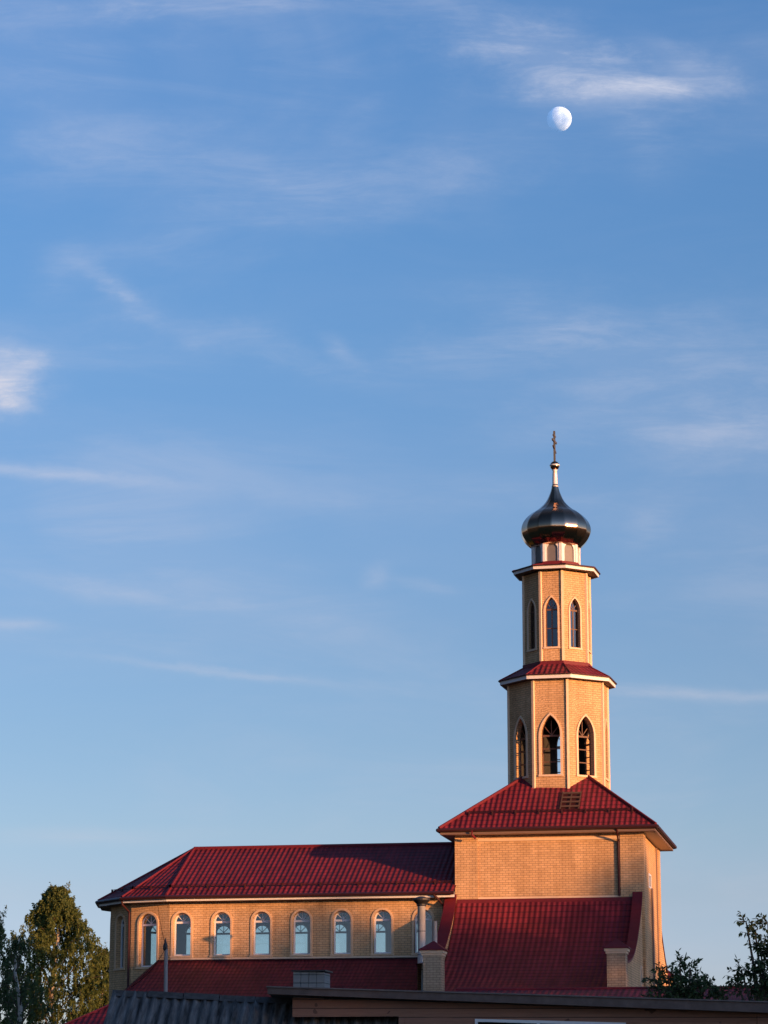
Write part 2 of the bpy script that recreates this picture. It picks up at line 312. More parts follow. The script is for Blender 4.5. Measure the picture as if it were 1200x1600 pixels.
# ------------------------------------------------------------------ mesh helpers
def tag(o, label=None, cat=None, group=None, kind=None):
    if label: o['label'] = label
    if cat: o['category'] = cat
    if group: o['group'] = group
    if kind: o['kind'] = kind
    return o
def empty(name, loc, label, cat, group=None):
    o = bpy.data.objects.new(name, None); col.objects.link(o); o.location = loc; o.empty_display_size = .5
    return tag(o, label, cat, group)
ORIGIN = {}
class MB:
    def __init__(s): s.v = []; s.f = []; s.mi = []; s.uv = []
    def face(s, pts, mi=0, uv=None):
        b = len(s.v); s.v.extend([Vector(p) for p in pts]); s.f.append(tuple(range(b, b+len(pts)))); s.mi.append(mi); s.uv.append(uv)
    def hexa(s, P, mi=0):
        """P: 8 points, bottom ring 0-3 ccw from above, top ring 4-7"""
        for q in ((3, 2, 1, 0), (4, 5, 6, 7), (0, 1, 5, 4), (1, 2, 6, 5), (2, 3, 7, 6), (3, 0, 4, 7)): s.face([P[i] for i in q], mi)
    def box(s, x0, y0, z0, x1, y1, z1, mi=0):
        s.hexa([(x0, y0, z0), (x1, y0, z0), (x1, y1, z0), (x0, y1, z0), (x0, y0, z1), (x1, y0, z1), (x1, y1, z1), (x0, y1, z1)], mi)
    def bar(s, a, b, w_, h_, mi=0, upv=(0, 0, 1)):
        a, b = Vector(a), Vector(b); d = (b-a).normalized(); u = Vector(upv)
        if abs(d.dot(u)) > .99: u = Vector((0, 1, 0))
        r = d.cross(u).normalized(); u = r.cross(d)
        P = [a-r*w_/2-u*h_/2, b-r*w_/2-u*h_/2, b+r*w_/2-u*h_/2, a+r*w_/2-u*h_/2]
        P = [P[3], P[2], P[1], P[0]]
        s.hexa(P+[q+u*h_ for q in P], mi)
    def tube(s, pts, r, n=8, mi=0, cap=True):
        pts = [Vector(p) for p in pts]; rs = r if isinstance(r, (list, tuple)) else [r]*len(pts); rings = []
        for i, p in enumerate(pts):
            d = (pts[min(i+1, len(pts)-1)]-pts[max(i-1, 0)]).normalized()
            u = Vector((0, 0, 1)) if abs(d.z) < .9 else Vector((1, 0, 0))
            a = d.cross(u).normalized(); b = d.cross(a)
            rings.append([p+(a*math.cos(2*math.pi*k/n)+b*math.sin(2*math.pi*k/n))*rs[i] for k in range(n)])
        for i in range(len(rings)-1):
            for k in range(n):
                k2 = (k+1) % n; s.face([rings[i][k], rings[i+1][k], rings[i+1][k2], rings[i][k2]][::-1], mi)
        if cap: s.face(rings[0][::-1] if False else rings[0], mi); s.face(rings[-1][::-1], mi)
    def lathe(s, c, prof, n=24, mi=0, mod=None):
        rings = []
        for (r, z) in prof:
            rings.append([Vector((c[0]+r*(mod(2*math.pi*k/n, z) if mod else 1)*math.cos(2*math.pi*k/n),
                                  c[1]+r*(mod(2*math.pi*k/n, z) if mod else 1)*math.sin(2*math.pi*k/n), z)) for k in range(n)])
        for i in range(len(rings)-1):
            for k in range(n):
                k2 = (k+1) % n; s.face([rings[i][k], rings[i][k2], rings[i+1][k2], rings[i+1][k]], mi)
        s.face(rings[0][::-1], mi); s.face(rings[-1], mi)
    def build(s, name, mats, parent=None, smooth=False, merge=False):
        if isinstance(mats, str): mats = [mats]
        org = ORIGIN.get(parent, Vector((0, 0, 0))) if parent else Vector((0, 0, 0))
        me = bpy.data.meshes.new(name)
        vv, ff = s.v, s.f
        me.from_pydata([v-org for v in vv], [], ff)
        for m_ in mats: me.materials.append(MATS[m_])
        me.polygons.foreach_set('material_index', s.mi)
        uvl = me.uv_layers.new(name='UVMap').data
        i = 0
        for fi, f in enumerate(ff):
            if s.uv[fi]:
                for k in range(len(f)): uvl[i+k].uv = s.uv[fi][k]
            else:
                P = [vv[j] for j in f]; n = Vector((0, 0, 0))
                for k in range(len(P)): n += P[k].cross(P[(k+1) % len(P)])
                n = n.normalized() if n.length > 1e-9 else Vector((0, 0, 1))
                t_ = Vector((0, 0, 1)).cross(n)
                t_ = t_.normalized() if t_.length > 1e-3 else Vector((1, 0, 0))
                b_ = n.cross(t_)
                for k in range(len(P)): uvl[i+k].uv = (P[k].dot(t_), P[k].dot(b_))
            i += len(f)
        if merge:
            import bmesh
            bm = bmesh.new(); bm.from_mesh(me); bmesh.ops.remove_doubles(bm, verts=bm.verts, dist=1e-4); bm.to_mesh(me); bm.free()
        if smooth: me.polygons.foreach_set('use_smooth', [True]*len(ff) if not merge else [True]*len(me.polygons))
        me.update()
        o = bpy.data.objects.new(name, me); col.objects.link(o)
        if parent: o.parent = parent; ORIGIN[o] = org
        return o
def thing(name, loc, label, cat, group=None):
    o = empty(name, loc, label, cat, group); ORIGIN[o] = Vector(loc); return o

class Frame:
    """local wall frame: u along wall, w up, outward normal n"""
    def __init__(s, p0, p1):
        s.o = Vector((p0[0], p0[1], 0)); d = Vector((p1[0]-p0[0], p1[1]-p0[1], 0)); s.L = d.length; s.t = d.normalized(); s.n = Vector((s.t.y, -s.t.x, 0))
    def P(s, u, z, out=0.0): return s.o+s.t*u+s.n*out+Vector((0, 0, z))
def tess(outer, holes):
    return tessellate_polygon([[Vector((a, b, 0)) for a, b in outer]]+[[Vector((a, b, 0)) for a, b in h] for h in holes])
def plate(mb, fr, outer, holes, o0, o1, mi=0, mi_in=None, inner=None, mi_rev=None):
    """solid plate in a wall frame between offsets o1 (outer face) and o0 (inner face); inner: other outline for the back"""
    mi_in = mi if mi_in is None else mi_in; mi_rev = mi if mi_rev is None else mi_rev
    tris = tess(outer, holes); allp = list(outer)+[p for h in holes for p in h]
    back = list(inner or outer)+[p for h in holes for p in h]
    for tr_ in tris:
        a, b, c = [allp[i] for i in tr_]
        area = (b[0]-a[0])*(c[1]-a[1])-(c[0]-a[0])*(b[1]-a[1])
        if abs(area) < 1e-9: continue
        idx = list(tr_) if area > 0 else list(tr_)[::-1]
        mb.face([fr.P(*allp[i], o1) for i in idx], mi)
        mb.face([fr.P(*back[i], o0) for i in idx[::-1]], mi_in)
    def rim(loopf, loopb, flip, mm):
        n = len(loopf); ar = sum(loopf[i][0]*loopf[(i+1) % n][1]-loopf[(i+1) % n][0]*loopf[i][1] for i in range(n))
        for i in range(n):
            j = (i+1) % n; q = [fr.P(*loopf[i], o1), fr.P(*loopb[i], o0), fr.P(*loopb[j], o0), fr.P(*loopf[j], o1)]
            if (ar > 0) == flip: q = q[::-1]
            mb.face(q, mm)
    rim(list(outer), list(inner or outer), False, mi)
    for h in holes: rim(list(h), list(h), True, mi_rev)
def rect(u0, z0, u1, z1): return [(u0, z0), (u1, z0), (u1, z1), (u0, z1)]
def round_arch(c, w_, z0, z1, n=10):
    r = w_/2; zc = z1-r
    return [(c-r, z0), (c+r, z0)]+[(c+r*math.cos(math.pi*k/n), zc+r*math.sin(math.pi*k/n)) for k in range(0, n+1)]
def point_arch(c, w_, z0, z1, n=7):
    h = w_/2; H = w_*.98; zc = z1-H; Rr = (h*h+H*H)/(2*h)
    a1 = math.asin(min(1, H/Rr)); pts = [(c-h, z0), (c+h, z0)]
    for k in range(n+1):
        a = a1*k/n; pts.append((c+h-Rr+Rr*math.cos(a), zc+Rr*math.sin(a)))
    for k in range(n-1, -1, -1):
        a = a1*k/n; pts.append((c-h+Rr-Rr*math.cos(a), zc+Rr*math.sin(a)))
    return pts
def arch_band(fn, c, w_, z0, z1, t_, low=0.0):
    """U-shaped ring outline (open at the bottom) around an arch"""
    o = fn(c, w_+2*t_, z0-low, z1+t_); i = fn(c, w_, z0-low, z1)
    return o[0:1]+i[0:1]+i[:1:-1]+i[1:2]+o[1:2]+o[2:] if False else (o[1:]+o[0:1])+(i[0:1]+i[:0:-1])

# ================================================================== SETTING
mb = MB(); mb.face([(-3000, -1500, 0), (3000, -1500, 0), (3000, 5000, 0), (-3000, 5000, 0)])
g = mb.build('ground', 'ground_grass'); tag(g, 'dark grass ground around the houses and the church', 'ground', kind='structure')

# ================================================================== CHURCH
CX, CY = -14.62, 119.03
H = 4.03                       # half width of tower and nave
ch = thing('church', (CX, CY, 0), 'yellow brick church with dark red roofs and a slender octagonal bell tower', 'church')
ZE = 13.42
# --- square tower body
mb = MB(); corners = [(CX-H, CY-H), (CX+H, CY-H), (CX+H, CY+H), (CX-H, CY+H)]
T = .5
sq = []
for i in range(4):
    fr = Frame(corners[i], corners[(i+1) % 4]); holes = []
    if i == 1: holes = [rect(2.60, 11.25, 3.70, 11.90)]
    plate(mb, fr, rect(0, 0, fr.L, ZE), holes, -T, 0, 0, 1, inner=rect(T, 0, fr.L-T, ZE)); sq.append(fr)
    # corner pilasters
    for a, b in ((0, .95), (fr.L-.95, fr.L)):
        if i == 0 or i == 2:
            plate(mb, fr, rect(a-.0, 8.0 if i == 0 else 5, b, ZE-.004), [], 0.001, .055)
        else:
            plate(mb, fr, rect(a+(-.055 if a == 0 else 0), 0, b+(0 if a == 0 else .055), ZE-.004), [], 0.001, .055)
tower_wall = mb.build('tower_wall', ['brick', 'plaster'], ch)
# narrow side window in the tower's right face
def small_window(fr, u0, z0, u1, z1, off, framemat='white_pvc', gl='glass_dark', par=None):
    m1 = MB(); plate(m1, fr, rect(u0, z0, u1, z1), [rect(u0+.12, z0+.09, u1-.12, z1-.09)], off-.06, off)
    wdw = m1.build('window', framemat, par)
    m2 = MB(); plate(m2, fr, rect(u0+.04, z0+.04, u1-.04, z1-.04), [], off-.04, off-.03); m2.build('pane', gl, wdw)
    return wdw
small_window(sq[1], 2.605, 11.255, 3.695, 11.895, .03, par=ch)
# brick band under the eaves and above the wing roof
mb = MB()
plate(mb, sq[0], rect(.955, 10.60, sq[0].L-.955, 10.74), [], .001, .035)
plate(mb, sq[0], rect(.955, ZE-.28, sq[0].L-.955, ZE-.16), [], .001, .03)
mb.build('brick_band', 'brick_trim', ch)

def prism_ring(mb, poly_o, z0, z1, mi=0, poly_i=None):
    n = len(poly_o)
    for i in range(n):
        a, b = poly_o[i], poly_o[(i+1) % n]
        mb.face([(a[0], a[1], z0), (b[0], b[1], z0), (b[0], b[1], z1), (a[0], a[1], z1)], mi)
def octo(A, h, rot=R(-2.5)):
    v = [(-h, -A), (h, -A), (A, -h), (A, h), (h, A), (-h, A), (-A, h), (-A, -h)]
    c, s = math.cos(rot), math.sin(rot)
    return [(CX+x*c-y*s, CY+x*s+y*c) for x, y in v]
def loft(mb, a, za, b, zb, mi=0):
    n = len(a)
    for i in range(n):
        j = (i+1) % n
        mb.face([(a[i][0], a[i][1], za), (a[j][0], a[j][1], za), (b[j][0], b[j][1], zb), (b[i][0], b[i][1], zb)], mi)
def disc(mb, a, z, mi=0, down=False):
    p = [(x, y, z) for x, y in a]; mb.face(p[::-1] if down else p, mi)

# --- tower roof: pyramid
E_ = 4.68; ze = 13.66; SL = .775
eave = [(CX-E_, CY-E_), (CX+E_, CY-E_), (CX+E_, CY+E_), (CX-E_, CY+E_)]
mb = MB(); TP = 1.45; top = [(CX-TP, CY-TP), (CX+TP, CY-TP), (CX+TP, CY+TP), (CX-TP, CY+TP)]
loft(mb, eave, ze, top, ze+SL*(E_-TP)); disc(mb, top, ze+SL*(E_-TP))
troof = mb.build('tower_roof', 'roof_tile', ch)
for i in range(4):            # hip caps
    mb = MB()
    a = Vector((eave[i][0], eave[i][1], ze+.03)); b = Vector((top[i][0], top[i][1], ze+SL*(E_-TP)+.03)); mb.tube([a, b], .07, 8); mb.build('hip_cap', 'red_metal', troof)
mb = MB()
inn = [(CX-E_+.04, CY-E_+.04), (CX+E_-.04, CY-E_+.04), (CX+E_-.04, CY+E_-.04), (CX-E_+.04, CY+E_-.04)]
loft(mb, inn, ze-.26, inn, ze-.03); mb.build('fascia', 'dull_fascia', ch)
mb = MB(); disc(mb, [(CX-E_+.03, CY-E_+.03), (CX+E_-.03, CY-E_+.03), (CX+E_-.03, CY+E_-.03), (CX-E_+.03, CY+E_-.03)], ze-.25, down=True); mb.build('soffit', 'soffit', ch)
mb = MB()
for i in range(4):
    a, b = eave[i], eave[(i+1) % 4]; d = (Vector(b)-Vector(a)).normalized(); n = Vector((d.y, -d.x))*.05
    mb.tube([(a[0]+n.x-d.x*.05, a[1]+n.y-d.y*.05, ze-.07), (b[0]+n.x+d.x*.05, b[1]+n.y+d.y*.05, ze-.07)], .085, 8)
mb.build('gutter', 'gutter', ch)
def snow_guard(par, pts, spacing, h=.16, brk=True):
    m1 = MB(); pts = [Vector(p) for p in pts]
    for a, b in zip(pts, pts[1:]):
        for dz in (h*.55, h): m1.tube([a+Vector((0, 0, dz)), b+Vector((0, 0, dz))], .018, 6)
        n = max(1, int((b-a).length/spacing))
        for k in range(n+1):
            p = a.lerp(b, k/n); m1.box(p.x-.03, p.y-.06, p.z-.03, p.x+.03, p.y+.03, p.z+h+.03)
    return m1.build('snow_guard', 'dark_red', par)
def roofpt(x, yoff): return (x, CY-E_+yoff, ze+SL*yoff)
snow_guard(troof, [roofpt(-18.1, .85), roofpt(-11.0, .85)], .95)
# roof ladder / dormer grille
mb = MB()
for k in range(4):
    y = 1.15+k*.29; mb.bar((-14.15, CY-E_+y, ze+SL*y+.10), (-13.35, CY-E_+y, ze+SL*y+.10), .05, .07)
for x in (-14.15, -13.75, -13.35):
    mb.bar((x, CY-E_+1.0, ze+SL*1.0+.07), (x, CY-E_+2.15, ze+SL*2.15+.07), .05, .05)
mb.build('roof_hatch_grille', 'hatch_metal', troof)
mb = MB(); mb.face([(-14.12, CY-E_+1.05, ze+SL*1.05+.012), (-13.38, CY-E_+1.05, ze+SL*1.05+.012), (-13.38, CY-E_+2.1, ze+SL*2.1+.012), (-14.12, CY-E_+2.1, ze+SL*2.1+.012)])
mb.build('roof_hatch', 'dark_red', troof)
# downpipe on the tower front and its spout
mb = MB(); mb.tube([(-11.61, 114.32, ze-.1), (-11.61, 114.45, ze-.3), (-11.61, 114.93, ze-.62), (-11.61, 114.93, 10.72)], .05, 8)
mb.build('downpipe', 'dark_red', ch)
mb = MB(); mb.tube([(-17.85, 114.25, ze-.12), (-17.85, 114.3, ze-.30), (-17.75, 114.55, ze-.42)], .05, 8); mb.build('gutter_spout', 'red_metal', ch)

# --- lower octagon (belfry)
def oct_walls(A, h, z0, z1, hole, tag_, thick=.36, band_t=.11, framefn=None, rot=R(-2.5)):
    poly = octo(A, h, rot); mb = MB(); trim = MB(); frames = []
    n = 8
    for i in range(n):
        p0, p1 = poly[i], poly[(i+1) % n]; fr = Frame(p0, p1)
        c, w_, hz0, hz1 = fr.L/2, *hole
        hp = point_arch(c, w_, hz0, hz1)
        m = thick*math.tan(R(22.5))
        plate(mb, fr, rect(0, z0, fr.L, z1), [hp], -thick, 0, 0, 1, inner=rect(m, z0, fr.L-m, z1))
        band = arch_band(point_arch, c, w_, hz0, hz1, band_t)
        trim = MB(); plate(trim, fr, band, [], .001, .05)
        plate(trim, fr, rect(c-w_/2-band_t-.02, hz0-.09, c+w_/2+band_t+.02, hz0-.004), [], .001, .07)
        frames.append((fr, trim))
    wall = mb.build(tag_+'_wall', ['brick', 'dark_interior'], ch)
    # corner strips
    for (x, y) in poly:
        cs = MB()
        r = Vector((x-CX, y-CY)).normalized(); t_ = Vector((-r.y, r.x)); q = Vector((x, y))-r*.05
        a = q-t_*.075; b = q+t_*.075; c_ = b+r*.10-t_*.02; d_ = a+r*.10+t_*.02
        cs.hexa([(*a, z0), (*d_, z0), (*c_, z0), (*b, z0), (*a, z1-.01), (*d_, z1-.01), (*c_, z1-.01), (*b, z1-.01)])
        cs.build('corner_strip', 'brick_trim', wall)
    return poly, frames, wall
A1, h1 = 2.13, .77
poly1, fr1, wall1 = oct_walls(A1, h1, 14.9, 20.46, (.86, 16.22, 18.86), 'belfry', thick=.30, band_t=.10)
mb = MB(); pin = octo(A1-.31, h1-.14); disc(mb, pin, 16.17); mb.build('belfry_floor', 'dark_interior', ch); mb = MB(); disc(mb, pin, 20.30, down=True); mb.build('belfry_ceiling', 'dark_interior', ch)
def point_window(fr, w_, z0, z1, off, par, fm, gl=None, transom=.72, bars=3, mull=True, b=.055):
    c = fr.L/2; m1 = MB()
    plate(m1, fr, point_arch(c, w_, z0, z1), [point_arch(c, w_-2*b, z0+b, z1-b*1.3)], off-.05, off)
    zt = z0+(z1-z0)*transom
    plate(m1, fr, rect(c-w_/2+b, zt-.04, c+w_/2-b, zt+.04), [], off-.045, off-.004)
    if mull: plate(m1, fr, rect(c-.03, z0+b, c+.03, zt-.04), [], off-.042, off-.007)
    for k in range(1, bars): 
        z = z0+(zt-z0)*k/bars; plate(m1, fr, rect(c-w_/2+b, z-.022, c+w_/2-b, z+.022), [], off-.036, off-.012)
    for a in (35, 90, 145):      # fan bars
        l = (z1-zt)*.72; p = (c, zt+.03); q = (c+l*.55*math.cos(R(a)), zt+.03+l*math.sin(R(a))); 
        dx, dz = (q[0]-p[0]), (q[1]-p[1]); ll = math.hypot(dx, dz); ex, ez = -dz/ll*.016, dx/ll*.016
        plate(m1, fr, [(p[0]-ex, p[1]-ez), (q[0]-ex, q[1]-ez), (q[0]+ex, q[1]+ez), (p[0]+ex, p[1]+ez)][::-1] if False else [(p[0]+ex, p[1]+ez), (p[0]-ex, p[1]-ez), (q[0]-ex, q[1]-ez), (q[0]+ex, q[1]+ez)], [], off-.034, off-.014)
    wd = m1.build('window', fm, par)
    if gl:
        m2 = MB(); plate(m2, fr, point_arch(c, w_-.05, z0+.03, z1-.04), [], off-.03, off-.022); m2.build('pane', gl, wd)
    return wd
for fr, trm in fr1:
    wd_ = point_window(fr, .858, 16.223, 18.857, -.23, ch, 'brown_frame', None, transom=.66, bars=3, mull=False, b=.035)
    trm.build('surround', 'brick_trim', wd_)
# --- skirt roof between belfry and lantern
def skirt(Ao, ho, zo, Ai, hi, zi, fas, name, over):
    mb = MB(); po, pi = octo(Ao, ho), octo(Ai, hi); loft(mb, po, zo, pi, zi); rf = mb.build(name, 'roof_tile', ch)
    for i in range(8):
        mb = MB(); mb.tube([(po[i][0], po[i][1], zo+.01), (pi[i][0], pi[i][1], zi+.01)], .035, 6); mb.build('hip_cap', 'red_metal', rf)
    mb = MB(); e0 = octo(Ao-.03, ho-.012); e1 = octo(Ao-.07, ho-.03); prism_ring(mb, e0, zo-fas, zo-.012); loft(mb, e1, zo-fas, e0, zo-fas); mb.build('fascia', 'white_paint', ch)
    mb = MB(); ew = octo(over[0]-.02, over[1]); loft(mb, ew, zo-fas+.02, e1, zo-fas+.012); mb.build('soffit', 'brown_soffit', ch)
    mb = MB(); fo = octo(Ai+.05, hi+.02); fi_ = octo(Ai+.01, hi+.004); zb = zi-.16; prism_ring(mb, fo, zb, zi+.12); loft(mb, fo, zi+.12, fi_, zi+.14)
    mb.build('flashing', 'red_metal', rf)
    # thin projecting drip edge
    mb = MB(); d0 = octo(Ao+.045, ho+.018); prism_ring(mb, d0, zo-.035, zo+.012); loft(mb, d0, zo+.012, octo(Ao-.05, ho-.02), zo+.03); loft(mb, octo(Ao-.02, ho-.01), zo-.035, d0, zo-.035)
    mb.build('drip_edge', 'dark_red', rf)
    return rf
skirt(2.50, 1.00, 20.64, 1.46, .51, 21.26, .19, 'belfry_roof', (A1, h1))
# --- upper octagon (lantern)
A2, h2 = 1.44, .50
poly2, fr2, wall2 = oct_walls(A2, h2, 20.8, 25.50, (.56, 22.03, 24.28), 'lantern', thick=.26, band_t=.075)
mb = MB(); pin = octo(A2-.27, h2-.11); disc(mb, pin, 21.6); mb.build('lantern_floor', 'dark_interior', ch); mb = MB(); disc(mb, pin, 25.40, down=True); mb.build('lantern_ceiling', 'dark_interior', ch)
for fr, trm in fr2:
    wd_ = point_window(fr, .558, 22.032, 24.278, -.12, ch, 'brown_frame', 'glass_dark', transom=.76, bars=2, b=.045)
    trm.build('surround', 'brick_trim', wd_)
skirt(1.87, .75, 25.70, 1.02, .42, 25.90, .17, 'lantern_roof', (A2, h2))
# --- drum
A3, h3 = 1.03, .42
poly3 = octo(A3, h3); mb = MB(); dparts = []
for i in range(8):
    pn = MB(); st = MB(); dparts.append((pn, st))
    fr = Frame(poly3[i], poly3[(i+1) % 8]); c = fr.L/2; w_ = min(.58, fr.L-.34)
    hp = round_arch(c, w_, 25.98, 26.86)
    plate(mb, fr, rect(0, 25.88, fr.L, 27.04), [hp], -.12, 0, inner=rect(.05, 25.88, fr.L-.05, 27.04))
    plate(pn, fr, round_arch(c, w_+.06, 25.95, 26.89), [], -.10, -.06)
    for a in (0, fr.L-.10): plate(st, fr, rect(a, 25.90, a+.10, 27.02), [], .001, .03)
    plate(st, fr, rect(.105, 26.93, fr.L-.105, 27.02), [], .001, .03)
drum = mb.build('drum', 'white_paint', ch)
for pn, st in dparts: pn.build('arched_panel', 'grey_panel', drum); st.build('moulding', 'white_paint', drum)
# --- onion dome
raw = [(180, 985), (205, 970), (235, 940), (258, 905), (270, 875), (273, 850), (270, 825), (260, 797), (243, 770), (218, 742), (185, 715), (148, 692), (117, 668), (88, 640), (67, 612), (51, 580), (38, 548), (29, 518), (22, 485)]
prof = []
pr = [(hw/170.3, 29.81-(cy/5-97)*.0300) for hw, cy in raw]
for i in range(len(pr)-1):
    for k in range(4):
        f_ = k/4
        p0 = pr[max(i-1, 0)]; p1 = pr[i]; p2 = pr[i+1]; p3 = pr[min(i+2, len(pr)-1)]
        q = []
        for c in (0, 1):
            q.append(.5*((2*p1[c])+(-p0[c]+p2[c])*f_+(2*p0[c]-5*p1[c]+4*p2[c]-p3[c])*f_*f_+(-p0[c]+3*p1[c]-3*p2[c]+p3[c])*f_**3))
        prof.append(tuple(q))
prof.append(pr[-1])
NG = 16
def gore(a, z):
    x = (a*NG/(2*math.pi)) % 1.0-.5
    return math.cos(math.pi/NG)/math.cos(x*2*math.pi/NG)*1.008
mb = MB(); mb.lathe((CX, CY), [(prof[0][0]*.5, prof[0][1])]+prof, 160, mod=gore)
dome = mb.build('onion_dome', 'dome_metal', ch, smooth=True, merge=True)
mb = MB(); mb.lathe((CX, CY), [(.16, 29.70), (.125, 29.80), (.12, 30.10), (.10, 30.45), (.13, 30.50)], 16); mb.build('dome_neck', 'steel', dome, smooth=True, merge=True)
mb = MB(); rb = .215; zb = 30.70
mb.lathe((CX, CY), [(rb*math.sin(math.pi*k/14)+.001, zb-rb*math.cos(math.pi*k/14)) for k in range(15)], 24); mb.build('ball', 'dome_metal', dome, smooth=True, merge=True)
mb = MB(); mb.lathe((CX, CY), [(.225, 30.69), (.235, 30.70), (.235, 30.735), (.225, 30.745)], 24); mb.build('ball_ring', 'steel', dome)
# orthodox cross, its arms along the north-south line, seen nearly edge-on
mb = MB()
mb.box(CX-.045, CY-.055, 30.88, CX+.045, CY+.055, 32.34)
cr_ = R(5)
def crossbar(hl, z, dz, h_=.09):
    a = Vector((CX+math.sin(cr_)*hl*-1, CY-hl, z+dz)); b = Vector((CX+math.sin(cr_)*hl, CY+hl, z-dz)); mb.bar(a, b, .07, h_)
crossbar(.42, 31.86, 0); crossbar(.22, 32.12, 0, .07); crossbar(.27, 31.48, .12, .07)
mb.build('cross', 'cross_metal', ch)

# --- nave
ZW = 10.80; AX = -31.44; XF = .94
wx = [-30.86+1.79*k for k in range(7)]
WB, WT, WW = 8.40, 10.27, .80
def nave_window(fr, c, w_, z0, z1, off, par, twoleaf=False):
    b = .065; m1 = MB(); zt = z1-w_/2-.02
    plate(m1, fr, round_arch(c, w_, z0, z1), [round_arch(c, w_-2*b, zt+.045, z1-b), rect(c-w_/2+b, z0+b, c+w_/2-b, zt-.045)], off-.07, off)
    for a in (45, 90, 135):
        l = w_/2-b; p = (c, zt+.05); q = (c+l*math.cos(R(a)), zt+.05+l*.95*math.sin(R(a))); dx, dz = q[0]-p[0], q[1]-p[1]; ll = math.hypot(dx, dz); ex, ez = -dz/ll*.013, dx/ll*.013
        plate(m1, fr, [(p[0]+ex, p[1]+ez), (p[0]-ex, p[1]-ez), (q[0]-ex, q[1]-ez), (q[0]+ex, q[1]+ez)], [], off-.06, off-.012)
    plate(m1, fr, rect(c-w_/2-.03, z0-.05, c+w_/2+.03, z0-.004), [], off-.02, off+.16)
    wd = m1.build('window', 'white_pvc', par)
    m2 = MB(); plate(m2, fr, round_arch(c, w_-.05, z0+.03, z1-.03), [], off-.04, off-.032); m2.build('pane', 'glass', wd)
    return wd
mb = MB(); tr = MB(); TN = .42
segs = []
pts = [(AX-XF*H*math.sin(R(a)), CY-H*math.cos(R(a))) for a in (0, 30, 60, 90, 120, 150, 180)]
front = Frame((AX, CY-H), (CX-H-.01, CY-H))
holes = []; ops = []
def add_wall(fr, wins, mL=0.0, mR=0.0):
    hs = [round_arch(c, w_, z0, z1, 12) for (c, w_, z0, z1) in wins]
    plate(mb, fr, rect(0, 4.0, fr.L, ZW), hs, -TN, 0, 0, 1, inner=rect(mL, 4.0, fr.L-mR, ZW))
    for (c, w_, z0, z1) in wins:
        tr = MB(); plate(tr, fr, arch_band(round_arch, c, w_, z0, z1, .09), [], .001, .04)
        plate(tr, fr, rect(c-w_/2-.11, z0-.09, c+w_/2+.11, z0-.004), [], .001, .07)
        segs.append((fr, c, w_, z0, z1, tr))
mt = TN*math.tan(R(15))
add_wall(front, [(x-AX, WW, WB, WT) for x in wx], mL=mt)
for i in range(6):
    fr = Frame(pts[i+1], pts[i]) ; c = fr.L/2
    add_wall(fr, [(c-(.10 if i == 0 else 0), .92 if i == 0 else .8, 7.95, WT)] if i in (0, 1, 2, 4, 5) else [], mt, mt)
back = Frame((CX-H-.01, CY+H), (AX, CY+H))
nb = [-30.02+.30+1.83*k for k in range(6)]
nb = [-30.86-.08+1.84*k for k in range(7)]
add_wall(back, [((CX-H-.01)-x, WW, WB, WT) for x in nb if (CX-H)-x > .5], 0, mt)
nave_wall = mb.build('nave_wall', ['brick', 'plaster'], ch)
for (fr, c, w_, z0, z1, tr) in segs: tr.build('surround', 'brick_soft', nave_window(fr, c, w_-.004, z0+.002, z1-.002, -.22, ch))
mb = MB()
ip = [(AX-XF*(H-TN)*math.sin(R(a)), CY-(H-TN)*math.cos(R(a))) for a in (0, 30, 60, 90, 120, 150, 180)]
loopi = [(CX-H, CY+H-TN), (CX-H, CY-H+TN)][::-1]
poly = [(CX-H, CY-H+TN), (CX-H, CY+H-TN)]+ip[::-1]
disc(mb, poly, 6.2); mb.build('nave_floor', 'plaster', ch); mb = MB(); disc(mb, poly, 10.74, down=True); mb.build('nave_ceiling', 'plaster', ch)
# brick string course below the nave windows
mb = MB(); plate(mb, front, rect(.1, 8.18, front.L-.2, 8.29), [], .001, .05); mb.build('brick_band', 'brick_trim', ch)
# roof
RE = 4.66; ZR0 = 10.98; RX = AX; ZR1 = 13.45
mb = MB()
ev = [(RX-XF*RE*math.sin(R(a)), CY-RE*math.cos(R(a)), ZR0) for a in (0, 30, 60, 90, 120, 150, 180)]
xr = CX-H-.001
mb.face([ev[0], (xr, CY-RE, ZR0), (xr, CY, ZR1), (RX, CY, ZR1)])
mb.face([(xr, CY+RE, ZR0), ev[6], (RX, CY, ZR1), (xr, CY, ZR1)])
for i in range(6): mb.face([ev[i+1], ev[i], (RX, CY, ZR1)])
nroof = mb.build('nave_roof', 'roof_tile', ch)
for i in range(7):
    mb = MB(); mb.tube([Vector(ev[i])+Vector((0, 0, .01)), (RX, CY, ZR1+.02)], .055, 6); mb.build('hip_cap', 'red_metal', nroof)
mb = MB()
mb.tube([(RX, CY, ZR1+.02), (xr, CY, ZR1+.02)], .085, 8); mb.build('ridge_cap', 'red_metal', nroof)
loop = [(xr, CY-RE)]+[(e[0], e[1]) for e in ev]+[(xr, CY+RE)]
mf = MB(); ms = MB(); mg = MB()
def off(p, k):
    if p[0] > RX: return (p[0], CY+(p[1]-CY)*k)
    return (RX+(p[0]-RX)*k, CY+(p[1]-CY)*k)
